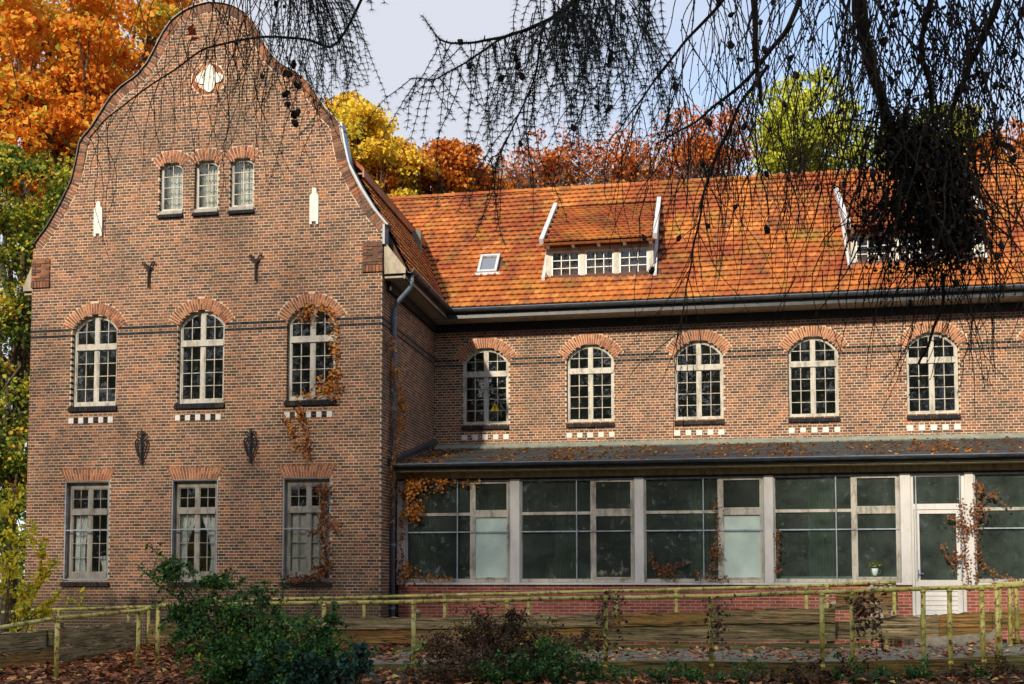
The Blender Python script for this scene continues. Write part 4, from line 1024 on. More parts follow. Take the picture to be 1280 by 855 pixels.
a_, b_ = at(1118, 728, BYr), at(1118, 728, 22.6)
railing('railing', 'short yellow railing end turning towards the door by the white pickets', [tuple(a_), (a_.x + .02, 21.6, a_.z), (a_.x + .03, 22.5, a_.z)], [(a_.x, 20.4, a_.z), (a_.x + .02, 21.5, a_.z)], lambda x, y: .3)
ra = [at(1240, 731, 18.4), at(1300, 727, 18.4), at(1360, 724, 18.4)]
railing('railing', 'yellow railing entering from the right edge below the window right of the door', [tuple(p) for p in ra], [(at(x_, 731, 18.4).x, 18.4, ra[0].z) for x_ in (1249, 1262, 1270)] + [(ra[1].x, 18.4, ra[1].z)], lambda x, y: .5)

def barrier(label, boards, loc, name='plank_barrier', posts=()):
    t = thing(name, label, 'plank barrier', loc)
    for (p0, p1, h, mat) in boards:
        m = MB(); plank(m, p0, p1, h, .05, 0, max(8, int((Vector(p1) - Vector(p0)).length * 9)), .020); m.build('plank', mat, t)
    for (x, y, z0_, z1_) in posts:
        m = MB(); m.box(x - .045, x + .045, y + .03, y + .12, z0_, z1_); m.build('plank_post', WOOD, t)
    return t
BY = 20.15
def B(px0, px1, yt0, yt1, yb0, yb1, mat=WOOD, Y0=BY, Y1=None):
    Y1 = Y1 or Y0
    a = at(px0, yb0, Y0); b = at(px1, yb1, Y1); ta = at(px0, yt0, Y0); h = ta.z - a.z
    tb = at(px1, yt1, Y1).z - b.z
    return (tuple(a), tuple(b), (h + tb) / 2, mat)
barrier('long run of weathered planks on the back of the ramp, below the sun room windows', [
    B(186, 300, 781, 779, 803, 803), B(300, 517, 785, 783, 805, 804), B(300, 410, 774, 774, 789, 788, Y0=BY - .055), B(410, 560, 772, 770, 787, 786, Y0=BY - .055), B(518, 640, 784, 782, 804, 803),
    B(560, 757, 769, 766, 786, 784, Y0=BY - .055), B(641, 757, 782, 780, 803, 803), B(758, 890, 766, 763, 783, 781, Y0=BY - .055), B(758, 890, 780, 778, 803, 802),
    B(890, 1044, 762, 758, 780, 778, Y0=BY - .055), B(891, 1044, 777, 775, 802, 801)], (-3, BY, .3), posts=[(at(p, 780, BY).x, BY + .03, .2, at(p, 760, BY).z - .03) for p in (300, 520, 760, 895, 1040)])
barrier('taller planks at the right end of the ramp, below the white door', [
    B(1066, 1150, 770, 770, 801, 798, Y0=19.9), B(1151, 1173, 768, 767, 797, 796, Y0=19.88), B(1174, 1240, 766, 764, 796, 790, Y0=19.9), B(1241, 1330, 764, 755, 788, 782, Y0=19.9)], (4, 19.9, .5))
barrier('upper plank pair of the landing, in front of the white pickets', [B(1045, 1122, 741, 737, 754, 752, Y0=20.6), B(1035, 1122, 755, 752, 764, 763, Y0=20.62), B(1044, 1066, 777, 775, 799, 799, Y0=20.4)], (2.6, 20.6, .6))
barrier('dark mossy planks at the left edge, rising away toward the house', [
    B(-60, 70, 794, 786, 822, 813, Y0=14.8, Y1=17.2), B(-60, 72, 824, 813, 860, 838, Y0=14.8, Y1=17.2), B(62, 168, 786, 778, 808, 796, Y0=16.9, Y1=20.3), B(70, 168, 808, 792, 830, 808, Y0=17.1, Y1=20.3)], (-9.3, 17, .2), posts=[(at(170, 790, 20.3).x, 20.3, .1, .75), (at(68, 790, 17.15).x + .02, 17.2, .1, .8)])
m = MB()
t = thing('mossy_kerb', 'green mossy board edging the front of the ramp', 'kerb', (0, PY0 - .06, .2))
for a, b in ((-5.6, -3.0), (-2.98, -.4), (-.38, 2.1), (2.12, 3.9), (3.92, 5.6)):
    m = MB(); n = 5
    for i in range(n):
        x0 = a + (b - a) * i / n; x1 = a + (b - a) * (i + 1) / n
        m.add([(x0, PY0 - .07, zd(x0) - .20), (x1, PY0 - .07, zd(x1) - .20), (x1, PY0 - .01, zd(x1) - .20), (x0, PY0 - .01, zd(x0) - .20), (x0, PY0 - .07, zd(x0) + .015), (x1, PY0 - .07, zd(x1) + .015), (x1, PY0 - .01, zd(x1) + .02), (x0, PY0 - .01, zd(x0) + .02)],
              [(0, 3, 2, 1), (4, 5, 6, 7), (0, 1, 5, 4), (2, 3, 7, 6)] + ([(3, 0, 4, 7)] if i == 0 else []) + ([(1, 2, 6, 5)] if i == n - 1 else []), 0, .2)
    m.build('board', MOSSY, t)
t = thing('mossy_kerb', 'dark board edging the back of the ramp under the planks', 'kerb', (0, PY1 + .03, .2))
for a, b in ((-5.6, -3.4), (-3.38, -.2), (-.18, 2.6)): m = MB(); plank(m, (a, PY1 + .04, zd(a) - .10), (b, PY1 + .04, zd(b) - .10), .19, .05); m.build('board', MOSSY, t)
# white pickets beside the door
t = thing('picket_gate', 'small weathered white picket panel with a diagonal brace left of the white door', 'gate', (3.0, 21.9, .5))
for i in range(5):
    x = 2.86 + i * .085; m = MB(); m.box(x, x + .05, 21.88, 21.91, .55, 1.40 + rng.uniform(-.02, .02)); m.build('picket', FRAME, t)
for z in (1.28, .95): m = MB(); m.box(2.84, 3.27, 21.915, 21.945, z, z + .06); m.build('rail', FRAME, t)
m = MB(); plank(m, (1.95, 21.85, .95), (2.9, 21.85, 1.36), .05, .03, 0, 5, .003); m.build('brace', FRAME, t)

# ------------------------------------------------------------------ creepers
def creeper(label, paths, Y, mat, n, spread=.07, size=.055, wall=(0, -1, 0), stem=True, clumps=(), group=None, smat=TWIGB):
    allp = [p for pa in paths for p in pa]
    base = min(allp, key=lambda p: p.z); t = thing('creeper', label, 'creeper', tuple(base), group)
    w = Vector(wall); e1 = Vector((0, 0, 1)).cross(w).normalized()
    m = MB(); P = []
    tot = sum((b - a).length for pa in paths for a, b in zip(pa, pa[1:]))
    for pa in paths:
        fine = []
        for a, b in zip(pa, pa[1:]):
            k = max(2, int((b - a).length / .08))
            for i in range(k): fine.append(a.lerp(b, i / k) + e1 * rng.gauss(0, .012) + Vector((0, 0, rng.gauss(0, .012))))
        fine.append(pa[-1]); m.tube(fine, .006, 4)
        for a, b in zip(pa, pa[1:]):
            for i in range(int(n * (b - a).length / tot)):
                q = a.lerp(b, rng.random()); P.append(q + e1 * rng.gauss(0, spread) + Vector((0, 0, rng.gauss(0, spread))) + w * rng.uniform(.01, .08))
    for (c, rr, k) in clumps:
        for i in range(k): P.append(c + e1 * rng.gauss(0, rr) + Vector((0, 0, rng.gauss(0, rr))) + w * rng.uniform(.01, .12))
    m.build('stem', smat, t)
    leaves('leaves', [tuple(p) for p in P], nr.uniform(size * .7, size * 1.4, len(P)), nr.random(len(P)), mat, t, wall=wall, aspect=.42)
    return t
A = lambda Y, *pp: [at(x, y, Y) for x, y in pp]
creeper('orange creeper curling round the upper window beside the corner and hanging below its sill', [A(21.98, (421, 500), (419, 455), (419, 410), (412, 388), (398, 384), (380, 395)), A(21.98, (372, 497), (395, 494), (412, 488), (421, 480)), A(21.98, (376, 518), (381, 535), (384, 560), (388, 577)), A(21.98, (356, 522), (366, 540), (370, 560))], 21.98, LF_VINE, 520, .05, .055,
        clumps=[(at(387, 393, 21.97), .10, 70), (at(411, 482, 21.97), .12, 110), (at(418, 470, 21.97), .06, 25), (at(376, 516, 21.97), .07, 40)])
creeper('brown creeper covering the right side of the ground floor window beside the corner', [A(21.98, (407, 724), (409, 690), (404, 650), (406, 612), (398, 606)), A(21.98, (360, 724), (385, 723), (408, 718))], 21.98, LF_VBR, 430, .05, .06, clumps=[(at(412, 655, 21.97), .10, 60), (at(405, 612, 21.97), .08, 50), (at(403, 712, 21.97), .10, 60), (at(393, 665, 21.97), .05, 20)])
cv = [Vector((-6.47, y, z)) for y, z in ((22.5, 2.6), (22.45, 3.6), (22.55, 4.4), (22.5, 5.2), (22.7, 5.7), (22.4, 6.0))]; cv2 = [Vector((-6.44, y, z)) for y, z in ((22.55, 3.0), (22.75, 4.0), (22.95, 4.9), (23.0, 5.5), (22.8, 5.9))]
cv3 = [Vector((-6.42, y, z)) for y, z in ((22.35, 3.7), (22.6, 4.4), (22.75, 5.0), (22.7, 5.6))]
creeper('orange creeper climbing the house corner beside the downpipe', [cv, cv2, cv3], 0, LF_VINE, 420, .09, .055, wall=(1, 0, 0), smat=GREYST, clumps=[(Vector((-6.42, 23.0, 5.2)), .14, 160), (Vector((-6.42, 22.9, 4.7)), .10, 70), (Vector((-6.45, 22.3, 6.3)), .12, 50), (Vector((-6.45, 22.5, 5.75)), .10, 50)])
creeper('bright orange creeper at the top left corner of the sun room glazing', [A(22.98, (505, 728), (501, 690), (503, 640), (512, 605)), A(22.98, (505, 600), (560, 604), (600, 603)), A(22.98, (503, 722), (540, 722), (565, 722))], 22.98, LF_VINE, 260, .05, .052, clumps=[(at(518, 640, 22.97), .11, 200), (at(512, 615, 22.97), .12, 110), (at(508, 715, 22.97), .13, 90), (at(525, 605, 22.97), .12, 80), (at(550, 605, 22.97), .10, 40)])
creeper('brown creeper along the lower edge of the third sun room bay', [A(22.98, (812, 690), (822, 712), (845, 724)), A(22.98, (895, 625), (896, 665), (894, 700), (885, 723)), A(22.98, (830, 712), (855, 705)), A(22.98, (885, 724), (908, 723))], 22.98, LF_VBR, 230, .035, .045, clumps=[(at(832, 715, 22.97), .07, 50), (at(895, 690, 22.97), .07, 60), (at(873, 722, 22.97), .05, 25)])
creeper('brown creeper hanging down the fourth sun room bay beside its left post', [A(22.98, (971, 660), (973, 690), (971, 716))], 22.98, LF_VBR, 60, .03, .045)
creeper('rust coloured creeper climbing the right side of the door frame', [A(22.96, (1212, 735), (1206, 700), (1204, 665), (1200, 625)), A(22.96, (1204, 660), (1190, 645), (1184, 650)), A(22.96, (1195, 715), (1184, 698), (1178, 680)), A(22.96, (1204, 668), (1220, 655))], 22.96, LF_VBR, 220, .04, .045, clumps=[(at(1203, 660, 22.95), .08, 60), (at(1196, 695, 22.95), .08, 60)])
creeper('rust coloured creeper on the post right of the door, trailing across the next bay', [A(22.96, (1222, 728), (1222, 690), (1221, 640), (1224, 605)), A(22.96, (1224, 628), (1240, 617), (1256, 632)), A(22.96, (1224, 700), (1240, 716), (1262, 724), (1280, 726))], 22.96, LF_VBR, 240, .04, .045, clumps=[(at(1222, 640, 22.95), .09, 70), (at(1221, 610, 22.95), .06, 30)])

# ------------------------------------------------------------------ fallen leaves
def fallen():
    n = 26000; x = nr.uniform(-15, 8, n); y = nr.uniform(10.5, 21.95, n)
    keep = ~((x > -5.6) & (x < 6) & (y > 16.5) & (y < 19.8)); keep &= (x < -5.6) | (nr.random(n) < .6); x = x[keep]; y = y[keep]
    z = np.array([zg(min(a, 8), b) for a, b in zip(x, y)]) + nr.uniform(.012, .06, len(x))
    o = leaves('fallen_leaves', np.stack([x, y, z], 1), nr.uniform(.07, .17, len(x)), nr.random(len(x)) ** 1.3, LF_LIT, flat=True, aspect=.34, kind='stuff'); tag(o, 'brown and rusty fallen leaves lying on the ground in front of the house', 'leaves')
    n = 900; x = nr.uniform(-5.5, 5.5, n); y = nr.uniform(16.65, 19.6, n); z = np.array([zd(a) for a in x]) + nr.uniform(.015, .04, n)
    o = leaves('fallen_leaves', np.stack([x, y, z], 1), nr.uniform(.06, .15, n), nr.random(n) ** .7, LF_LIT, flat=True, aspect=.36, kind='stuff'); tag(o, 'scattered yellow and brown leaves lying on the paved ramp', 'leaves')
    n = 5200; x = nr.uniform(-6.3, 11, n); u = nr.random(n) ** 1.1; d = np.sin(x * 1.7) * .5 + np.sin(x * 4.1 + 1) * .5; keep = nr.random(n) < .40 + .35 * d; x = x[keep]; u = u[keep]
    y = 22.7 + u * 3.4; z = 3.86 + (y - 22.6) * .2 + .015 + nr.uniform(.0, .02, len(x))
    o = leaves('fallen_leaves', np.stack([x, y, z], 1), nr.uniform(.05, .11, len(x)), .1 + .8 * nr.random(len(x)), LF_VINE, flat=True, aspect=.36, kind='stuff'); tag(o, 'orange leaves scattered over the dark sun room roof', 'leaves')
fallen()

# ------------------------------------------------------------------ shrubs
def shrub(name, label, cat, base, blobs, nl, size, mat, stems=14, smat=BARK, aspect=.34, long_=(), droop=0.0, thick=.008, group=None):
    """blobs: (centre, radius, weight)"""
    t = thing(name, label, cat, base, group); m = MB(); b = Vector(base)
    for i in range(stems):
        c, rr, w = blobs[i % len(blobs)]; tip = Vector(c) + Vector((rng.gauss(0, rr * .5), rng.gauss(0, rr * .5), rng.gauss(0, rr * .5)))
        s = b + Vector((rng.gauss(0, .15), rng.gauss(0, .12), 0)); mid = s.lerp(tip, .5) + Vector((rng.gauss(0, .08), rng.gauss(0, .08), .12))
        m.tube([s, mid, tip], [thick * 1.4, thick, thick * .4], 5)
    P = []; Wt = [x[2] for x in blobs]; tot = sum(Wt)
    for (c, rr, w) in blobs:
        c = Vector(c); k = int(nl * w / tot); nsub = max(3, k // 22)
        subs = [c + Vector((rng.gauss(0, rr * .72), rng.gauss(0, rr * .6), rng.gauss(0, rr * .66))) for _ in range(nsub)]
        for _ in range(k): q = rng.choice(subs); P.append((q.x + rng.gauss(0, rr * .20), q.y + rng.gauss(0, rr * .22), q.z + rng.gauss(0, rr * .17)))
    for pa in long_:
        pa = [Vector(p) for p in pa]; m.tube(pa, thick * .8, 5)
        for a, c in zip(pa, pa[1:]):
            for _ in range(int((c - a).length / .012)): q = a.lerp(c, rng.random()); P.append((q.x + rng.gauss(0, .035), q.y + rng.gauss(0, .035), q.z + rng.gauss(0, .035)))
    P = [p for p in P if p[2] > zg(min(p[0], 8), p[1])]
    m.build('stems', smat, t)
    leaves('foliage', P, nr.uniform(size * .6, size * 1.35, len(P)), np.clip(nr.normal(.5, .25, len(P)), 0, 1), mat, t, aspect=aspect, droop=droop)
    return t
def blobs(Y, *l): return [(tuple(at(x, y, Y + dy)), r_, w) for x, y, dy, r_, w in l]
shrub('shrub', 'large dark green evergreen shrub with arching shoots in front of the gable', 'shrub', (at(330, 850, 14.0).x, 14.0, .1),
      blobs(14.0, (235, 765, 0, .22, 1.0), (215, 715, 0, .16, .5), (250, 800, -.2, .28, 1.3), (300, 770, .1, .28, 1.5), (300, 830, -.4, .30, 1.8), (350, 800, 0, .30, 1.8), (350, 845, -.4, .3, 1.6), (425, 830, -.2, .2, .9), (275, 850, -.5, .28, 1.2), (395, 805, .1, .22, 1.1), (270, 735, .1, .14, .5), (330, 745, .2, .13, .35), (395, 845, -.3, .28, 1.3), (410, 775, 0, .12, .3)), 14000, .066, LF_SHRUB, 80, aspect=.25,
      long_=[A(14.0, (230, 790), (225, 730), (210, 700), (185, 682)), A(14.0, (225, 750), (190, 725), (172, 706)), A(14.0, (270, 770), (265, 725), (290, 712)), A(14.0, (330, 790), (325, 745), (318, 735)), A(14.1, (345, 790), (355, 735), (350, 715)), A(14.0, (380, 800), (420, 780), (425, 770)), A(13.9, (250, 770), (246, 735), (238, 712)), A(13.9, (300, 790), (305, 750), (298, 728)), A(14.0, (370, 800), (388, 765), (402, 745)), A(13.8, (400, 820), (430, 800), (448, 806))])
shrub('shrub', 'low blue green shrub at the foot of the large evergreen, right of it', 'shrub', (at(420, 852, 13.6).x, 13.6, .1), blobs(13.6, (400, 835, 0, .22, 1), (430, 845, 0, .22, 1), (370, 855, -.2, .25, 1.2), (450, 822, .2, .13, .4)), 2600, .075, LF_BLUE, 24, aspect=.26)
shrub('bramble', 'brown tangle of dead bramble in front of the middle railing', 'bramble', (at(620, 845, 15.2).x, 15.2, .1),
      blobs(15.2, (560, 815, 0, .25, 1.2), (600, 790, 0, .22, 1), (640, 800, 0, .25, 1.2), (590, 840, -.3, .3, 1.2), (540, 845, -.2, .2, .8), (690, 810, 0, .2, .8), (735, 800, .3, .14, .4), (640, 775, 0, .10, .3)), 8500, .042, LF_DEAD, 420, TWIGB, thick=.0045)
shrub('ivy_clump', 'green ivy clump with small leaves low under the middle of the railing', 'ivy', (at(700, 845, 14.9).x, 14.9, .1), blobs(14.9, (700, 835, 0, .22, 1.2), (660, 845, -.1, .25, 1.2), (740, 845, 0, .2, 1), (620, 850, -.2, .2, .7)), 4200, .050, LF_SHRUB, 26)
shrub('seedling', 'small pale variegated plant standing by a railing post', 'plant', (at(520, 835, 15.6).x, 15.6, .1), blobs(15.6, (520, 812, 0, .10, 1), (523, 835, 0, .09, .6)), 70, .16, LF_VAR, 6, aspect=.22)
shrub('shrub', 'thin yellow leaved shrub at the left edge in front of the brick corner', 'shrub', (at(10, 800, 18.6).x, 18.6, .1),
      blobs(18.6, (10, 740, 0, .5, 1.2), (25, 690, 0, .4, .8), (5, 650, 0, .5, .8), (35, 760, 0, .25, .6)), 700, .13, LF_YSH, 20, aspect=.24, long_=[A(18.6, (30, 770), (45, 740), (60, 715), (72, 700)), A(18.6, (20, 760), (50, 720), (55, 670)), A(18.6, (30, 780), (60, 755), (75, 740))])
for i, (px, py, Y, n, lb) in enumerate(((900, 842, 15.8, 700, 'low green weeds and runners at the foot of the post beside the hanging dead creeper'), (1110, 840, 15.7, 1000, 'low dark ground ivy below the kerb, in front of the pair of railing posts'), (1245, 830, 15.9, 1100, 'tangled dark weeds at the lower right edge below the railing'), (470, 800, 19.0, 500, 'low green weeds showing between plank and ramp left of the variegated plant'), (820, 848, 15.6, 900, 'creeping green weeds under the kerb between the ivy clump and the post with hanging creeper'), (1000, 846, 15.7, 1300, 'withered brown weeds under the kerb left of the pair of railing posts'), (1180, 842, 15.8, 1300, 'low green weeds under the kerb below the white door'), (1270, 800, 16.0, 1200, 'tall withered brown weeds at the right edge, reaching the railing'))):
    c = at(px, py, Y)
    shrub('weed_patch', lb, 'weeds', (c.x, Y, .12), [((c.x + rng.uniform(-.6, .6), Y + rng.uniform(-.3, .2), .10 + rng.uniform(0, .13)), .15, 1) for _ in range(7)], int(n * 1.6), .05, LF_DEAD if i in (2, 5, 7) else LF_SHRUB, 30, TWIGB, thick=.004)
# dead creeper hanging from the railing
for (px, lb, n) in ((893, 'dead brown creeper hanging from the rail at the middle railing post', 110), (1078, 'thick dead creeper hanging on the pair of railing posts in front of the landing', 300), (758, 'dead creeper knot on the railing post behind the bramble', 120)):
    p = at(px, 748, RYf); t = thing('dead_creeper', lb, 'creeper', (p.x, RYf, .35)); m = MB(); P = []
    for i in range(14):
        x0 = p.x + rng.uniform(-.12, .25); ln = rng.uniform(.2, .85) if px != 758 else rng.uniform(.4, .8); pts = [Vector((x0 + rng.gauss(0, .03), RYf - .05 + rng.gauss(0, .03), p.z - ln * k / 6)) for k in range(7)]
        m.tube(pts, .004, 4)
        for _ in range(n // 14): q = rng.choice(pts); P.append((q.x + rng.gauss(0, .04), q.y + rng.gauss(0, .03), q.z + rng.gauss(0, .06)))
    m.build('stem', TWIGB, t); leaves('leaves', P, nr.uniform(.03, .09, len(P)), nr.random(len(P)) * .7, LF_DEAD, t)

# ------------------------------------------------------------------ trees
def tree(label, base, H, crown, mat, nl, ls, trunk_r=.28, seed=1, shell=.55, bias=.0, limbs=14, cat='tree', group=None, clumpr=.9, bark=BARK, name='tree', kind=None, nclump=None):
    """crown: list of (centre, (rx,ry,rz), weight)"""
    g = np.random.default_rng(seed); rr = random.Random(seed)
    t = thing(name, label, cat, base, group); b = Vector(base)
    P = []; C = []; Rn = []; tot = sum(c[2] for c in crown)
    for (c, rad, w) in crown:
        k = max(4, int((nclump or 90) * w / tot)); kl = int(nl * w / tot / k)
        for _ in range(k):
            d = g.normal(size=3); d /= np.linalg.norm(d); q = np.array(c) + d * np.array(rad) * (shell + (1 - shell) * g.random()) 
            C.append(q); cr_ = clumpr * g.uniform(.55, 1.25); cv_ = g.normal(0, .16)
            dd = g.normal(size=(kl, 3)); dd /= np.linalg.norm(dd, axis=1)[:, None]
            pts = q + dd * (g.random((kl, 1)) ** .5) * cr_ * np.array([1.15, 1.15, .62]); P.append(pts); Rn.append(np.clip(g.normal(.5 + cv_ + bias, .2, kl), 0, 1))
    P = np.concatenate(P); Rn = np.concatenate(Rn)
    m = MB(); top = Vector(crown[0][0]) + Vector((0, 0, crown[0][1][2] * .5))
    tp = [b + (top - b) * (i / 6) + Vector((rr.gauss(0, .12), rr.gauss(0, .12), 0)) * (i > 0) for i in range(7)]; tr = [trunk_r * (1 - .82 * i / 6) for i in range(7)]
    m.tube(tp, tr, 9); m.build('trunk', bark, t, smooth=True)
    m = MB()
    for q in [C[i] for i in g.permutation(len(C))[:limbs]]:
        q = Vector(q); f_ = rr.uniform(.25, .75); s = b.lerp(top, f_); mid = s.lerp(q, .5) + Vector((rr.gauss(0, .2), rr.gauss(0, .2), .3)); r0 = trunk_r * (1 - f_) * .5 + .02
        m.tube([s, mid, q], [r0, r0 * .6, r0 * .15], 6)
        for _ in range(3):
            e = q + Vector((rr.gauss(0, .7), rr.gauss(0, .7), rr.gauss(0, .5))); m.tube([mid.lerp(q, .6), e], [r0 * .3, .008], 4)
    m.build('limb', bark, t)
    leaves('crown', P, g.uniform(ls * .65, ls * 1.3, len(P)), Rn, mat, t, aspect=.4); return t
def cr_(x, y, Y, rx, ry, rz_, w): c = at(x, y, Y); return (tuple(c), (rx, ry, rz_), w)
tree('big orange oak in full autumn colour behind the left shoulder of the gable', (at(90, 700, 30).x, 30, .1), 16, [cr_(60, 90, 30, 3.6, 3, 3.2, 5), cr_(150, 60, 31, 2.6, 2.5, 2.4, 3), cr_(10, 160, 29, 2.4, 2.4, 2.6, 3), cr_(90, 180, 29.5, 2.0, 2.0, 1.8, 2), cr_(-10, 30, 30, 3, 3, 3, 2)], LF_ORANGE, 42000, .175, .38, 3, limbs=60, bias=.14, clumpr=.72, nclump=230)
tree('green and yellow tree standing close behind the left corner of the house', (at(15, 700, 27.5).x, 27.5, .1), 10, [cr_(30, 260, 27.5, 2.1, 2, 1.6, 3), cr_(0, 330, 27.5, 2.3, 2, 2.2, 3), cr_(10, 430, 27.5, 2.1, 2, 2.0, 3), cr_(5, 540, 27.3, 1.9, 1.8, 2.0, 3), cr_(5, 640, 27, 1.7, 1.6, 1.5, 2)], LF_GRN, 34000, .12, .22, 5, limbs=30, clumpr=.6, nclump=230)
tree('bright yellow tree behind the right shoulder of the gable', (at(440, 700, 38).x, 38, .1), 13, [cr_(445, 180, 38, 1.5, 2, 1.4, 3), cr_(470, 225, 38, 1.7, 2, 1.2, 2), cr_(438, 148, 38.3, .8, 1, .7, 1)], LF_YEL, 15000, .17, .22, 8, clumpr=.55, nclump=120)
tree('rounded orange tree behind the left end of the wing ridge', (at(570, 700, 40).x, 40, .1), 12, [cr_(565, 215, 40, 1.25, 1.6, 1.05, 3), cr_(590, 235, 40.5, 1.0, 1.2, .8, 1.5), cr_(545, 245, 40, 1.5, 1.5, .9, 1.5)], LF_OR2, 14000, .15, .2, 12, clumpr=.5, nclump=120)
tree('tawny tree filling the gap between the yellow tree and the rounded orange one', (at(512, 700, 39).x, 39, .1), 12, [cr_(508, 228, 39, 1.4, 1.5, 1.1, 3), cr_(495, 195, 39, .5, .8, .6, .7)], LF_OR2, 9000, .14, .2, 13, bias=.2, clumpr=.45, nclump=80)
for i, (px, py, rx, rz2, lb) in enumerate(((690, 215, 2.3, 1.3, 'sparse red beech behind the roof ridge, left of the long bare branch'), (790, 215, 2.2, 1.5, 'thin red beech behind the ridge in the middle of the picture'), (880, 190, 2.2, 1.9, 'red beech with bare twigs behind the ridge, beside the lime green tree'), (640, 235, 1.2, .6, 'low sparse red treetop showing just right of the rounded orange tree'))):
    tree(lb, (at(px, 700, 42).x, 42, .1), 13, [cr_(px, py, 42 + i * .5, rx, 2, rz2, 1)], LF_RED, (3600, 3600, 4600, 1000)[i], .14, .16, 20 + i, shell=.1, limbs=60, clumpr=.6, nclump=(90, 90, 110, 30)[i], group='red beeches behind the ridge')
tree('lime green tree lit by the sun behind the ridge, seen through the larch strands', (at(1010, 700, 41).x, 41, .1), 14, [cr_(1010, 155, 41, 1.7, 2, 1.7, 3), cr_(1030, 190, 41, 1.8, 2, 1.2, 2), cr_(985, 190, 41, 1.4, 2, 1.1, 2), cr_(1130, 190, 42, 1.8, 1.6, 1.0, 1)], LF_LIME, 10500, .16, .22, 31, clumpr=.55, nclump=130)
tree('orange treetop above the ridge at the right edge', (at(1250, 700, 42).x, 42, .1), 13, [cr_(1255, 205, 42, 2.2, 2, 1.2, 3), cr_(1220, 215, 42, 1.4, 1.6, .8, 1)], LF_OR2, 8000, .16, .2, 33, clumpr=.6, nclump=70)
tree('small green tree behind the ridge beneath the dark larch tangle', (at(1170, 700, 40).x, 40, .1), 13, [cr_(1150, 215, 40, 1.5, 1.6, .7, 2), cr_(1185, 170, 40, 1.0, 1.2, 1.2, 1)], LF_GRN, 6000, .15, .2, 35, clumpr=.5, nclump=60)
# the wood behind the viewer: it shades the house and is mirrored in the windows
def woodland():
    m = MB(); P = []; Rn = []; g = np.random.default_rng(77); rr = random.Random(5)
    spots = [(-23.5, -6, 22), (-17, -8.5, 24), (-10, -10.5, 22), (-6, -7, 16), (2.2, -7.5, 19), (7, -8, 22), (-30.5, -9, 24), (13.5, -11, 24), (-14, -6.5, 19), (-27, -13, 21), (-20, -9, 17), (-16.5, -16, 23), (-12.5, -13, 24), (-8, -14, 18), (-3, -9, 15), (0, -13, 23), (4, -10, 20), (8, -14, 24), (11, -8, 18), (17, -13, 22), (23, -9, 19), (-34, -8, 22), (30, -12, 22), (-24, -26, 25), (-10, -25, 25), (4, -26, 25), (18, -26, 26), (-40, -20, 26), (34, -25, 26)]
    for (x, y, h) in spots:
        m.tube([(x, y, 0), (x + rr.gauss(0, .3), y, h * .5), (x + rr.gauss(0, .5), y, h)], [.32, .22, .05], 8)
        for k in range(46):
            z = h * rr.uniform(.25, 1.0); f_ = math.sin(min(1, z / h) ** .8 * PI * .92) * 3.2 + .5; a = rr.random() * 2 * PI; r_ = f_ * rr.random() ** .5
            q = np.array([x + r_ * math.cos(a), y + r_ * math.sin(a), z]); k_ = 60; d = g.normal(size=(k_, 3)) * np.array([1.7, 1.7, 1.2]); P.append(q + d); Rn.append(np.clip(g.normal(.5, .25, k_), 0, 1))
            if k % 4 == 0: m.tube([(x, y, z - .8), tuple(q)], [.06, .015], 4)
    for k in range(1300):   # unseen undergrowth, added to block the bright horizon mirrored between the trunks
        q = np.array([rr.uniform(-60, 60), rr.uniform(-30, -18), rr.uniform(.2, 7.0)]); d = g.normal(size=(60, 3)) * np.array([1.6, 1.0, 1.0]); P.append(q + d); Rn.append(np.clip(g.normal(.35, .2, 60), 0, 1))
    P = np.concatenate(P)
    sz = g.uniform(.20, .38, len(P)); sz[-1300 * 60:] *= 1.35
    o = leaves('woodland', P, sz, np.concatenate(Rn), WOODL, kind='stuff', aspect=.42)
    tag(o, 'autumn wood facing the house across the clearing, mirrored in its window panes', 'wood')
    t = m.build('woodland_trunks', BARK); tag(t, 'trunks of the wood facing the house across the clearing', 'wood', kind='stuff')
woodland()
def far_wood():
    g = np.random.default_rng(9); P = []; Rn = []
    for k in range(420):
        q = np.array([g.uniform(-60, 45), g.uniform(44, 60), g.uniform(.2, 9)]); P.append(q + g.normal(size=(70, 3)) * np.array([1.5, 1.2, 1.1])); Rn.append(np.clip(g.normal(.4 + g.normal(0, .2), .2, 70), 0, 1))
    P = np.concatenate(P); o = leaves('woodland', P, g.uniform(.22, .42, len(P)), np.concatenate(Rn), LF_GRN, kind='stuff', aspect=.42); tag(o, 'dim green and brown wood far behind the house', 'wood')
far_wood()

# ------------------------------------------------------------------ the weeping larch in front
larch = thing('weeping_larch', 'dark weeping larch whose cone-studded strands hang across the top of the view', 'tree', (6.5, 3.2, 0.05))
cone_me = None
def make_cone():
    m = MB(); vs = []; 
    for k in range(5):
        z = -.018 + k * .009; r_ = (.007, .012, .013, .010, .004)[k]
        for j in range(7): a = 2 * PI * (j + .5 * (k % 2)) / 7; q = r_ * (1.25 if j % 2 else .9); vs.append((q * math.cos(a), q * math.sin(a), z))
    fs = [(i * 7 + j, i * 7 + (j + 1) % 7, (i + 1) * 7 + (j + 1) % 7, (i + 1) * 7 + j) for i in range(4) for j in range(7)] + [tuple(range(6, -1, -1)), tuple(range(28, 35))]
    me = bpy.data.meshes.new('cone'); me.from_pydata(vs, [], fs); me.materials.append(CONE)
    a = me.attributes.new('rnd', 'FLOAT', 'FACE'); a.data.foreach_set('value', [0.5] * len(fs)); return me
cone_me = make_cone(); ncone = [0]
def cone(p, s=1.0, parent=None):
    if ncone[0] > 260: return
    ncone[0] += 1
    hl = larch.location; o = link('cone', cone_me, larch, (p.x - hl.x, p.y - hl.y, p.z - hl.z)); o.rotation_euler = (rng.uniform(-.8, .8), rng.uniform(-.8, .8), rng.random() * 6); o.scale = (s, s, s * 1.1)
SG = {}
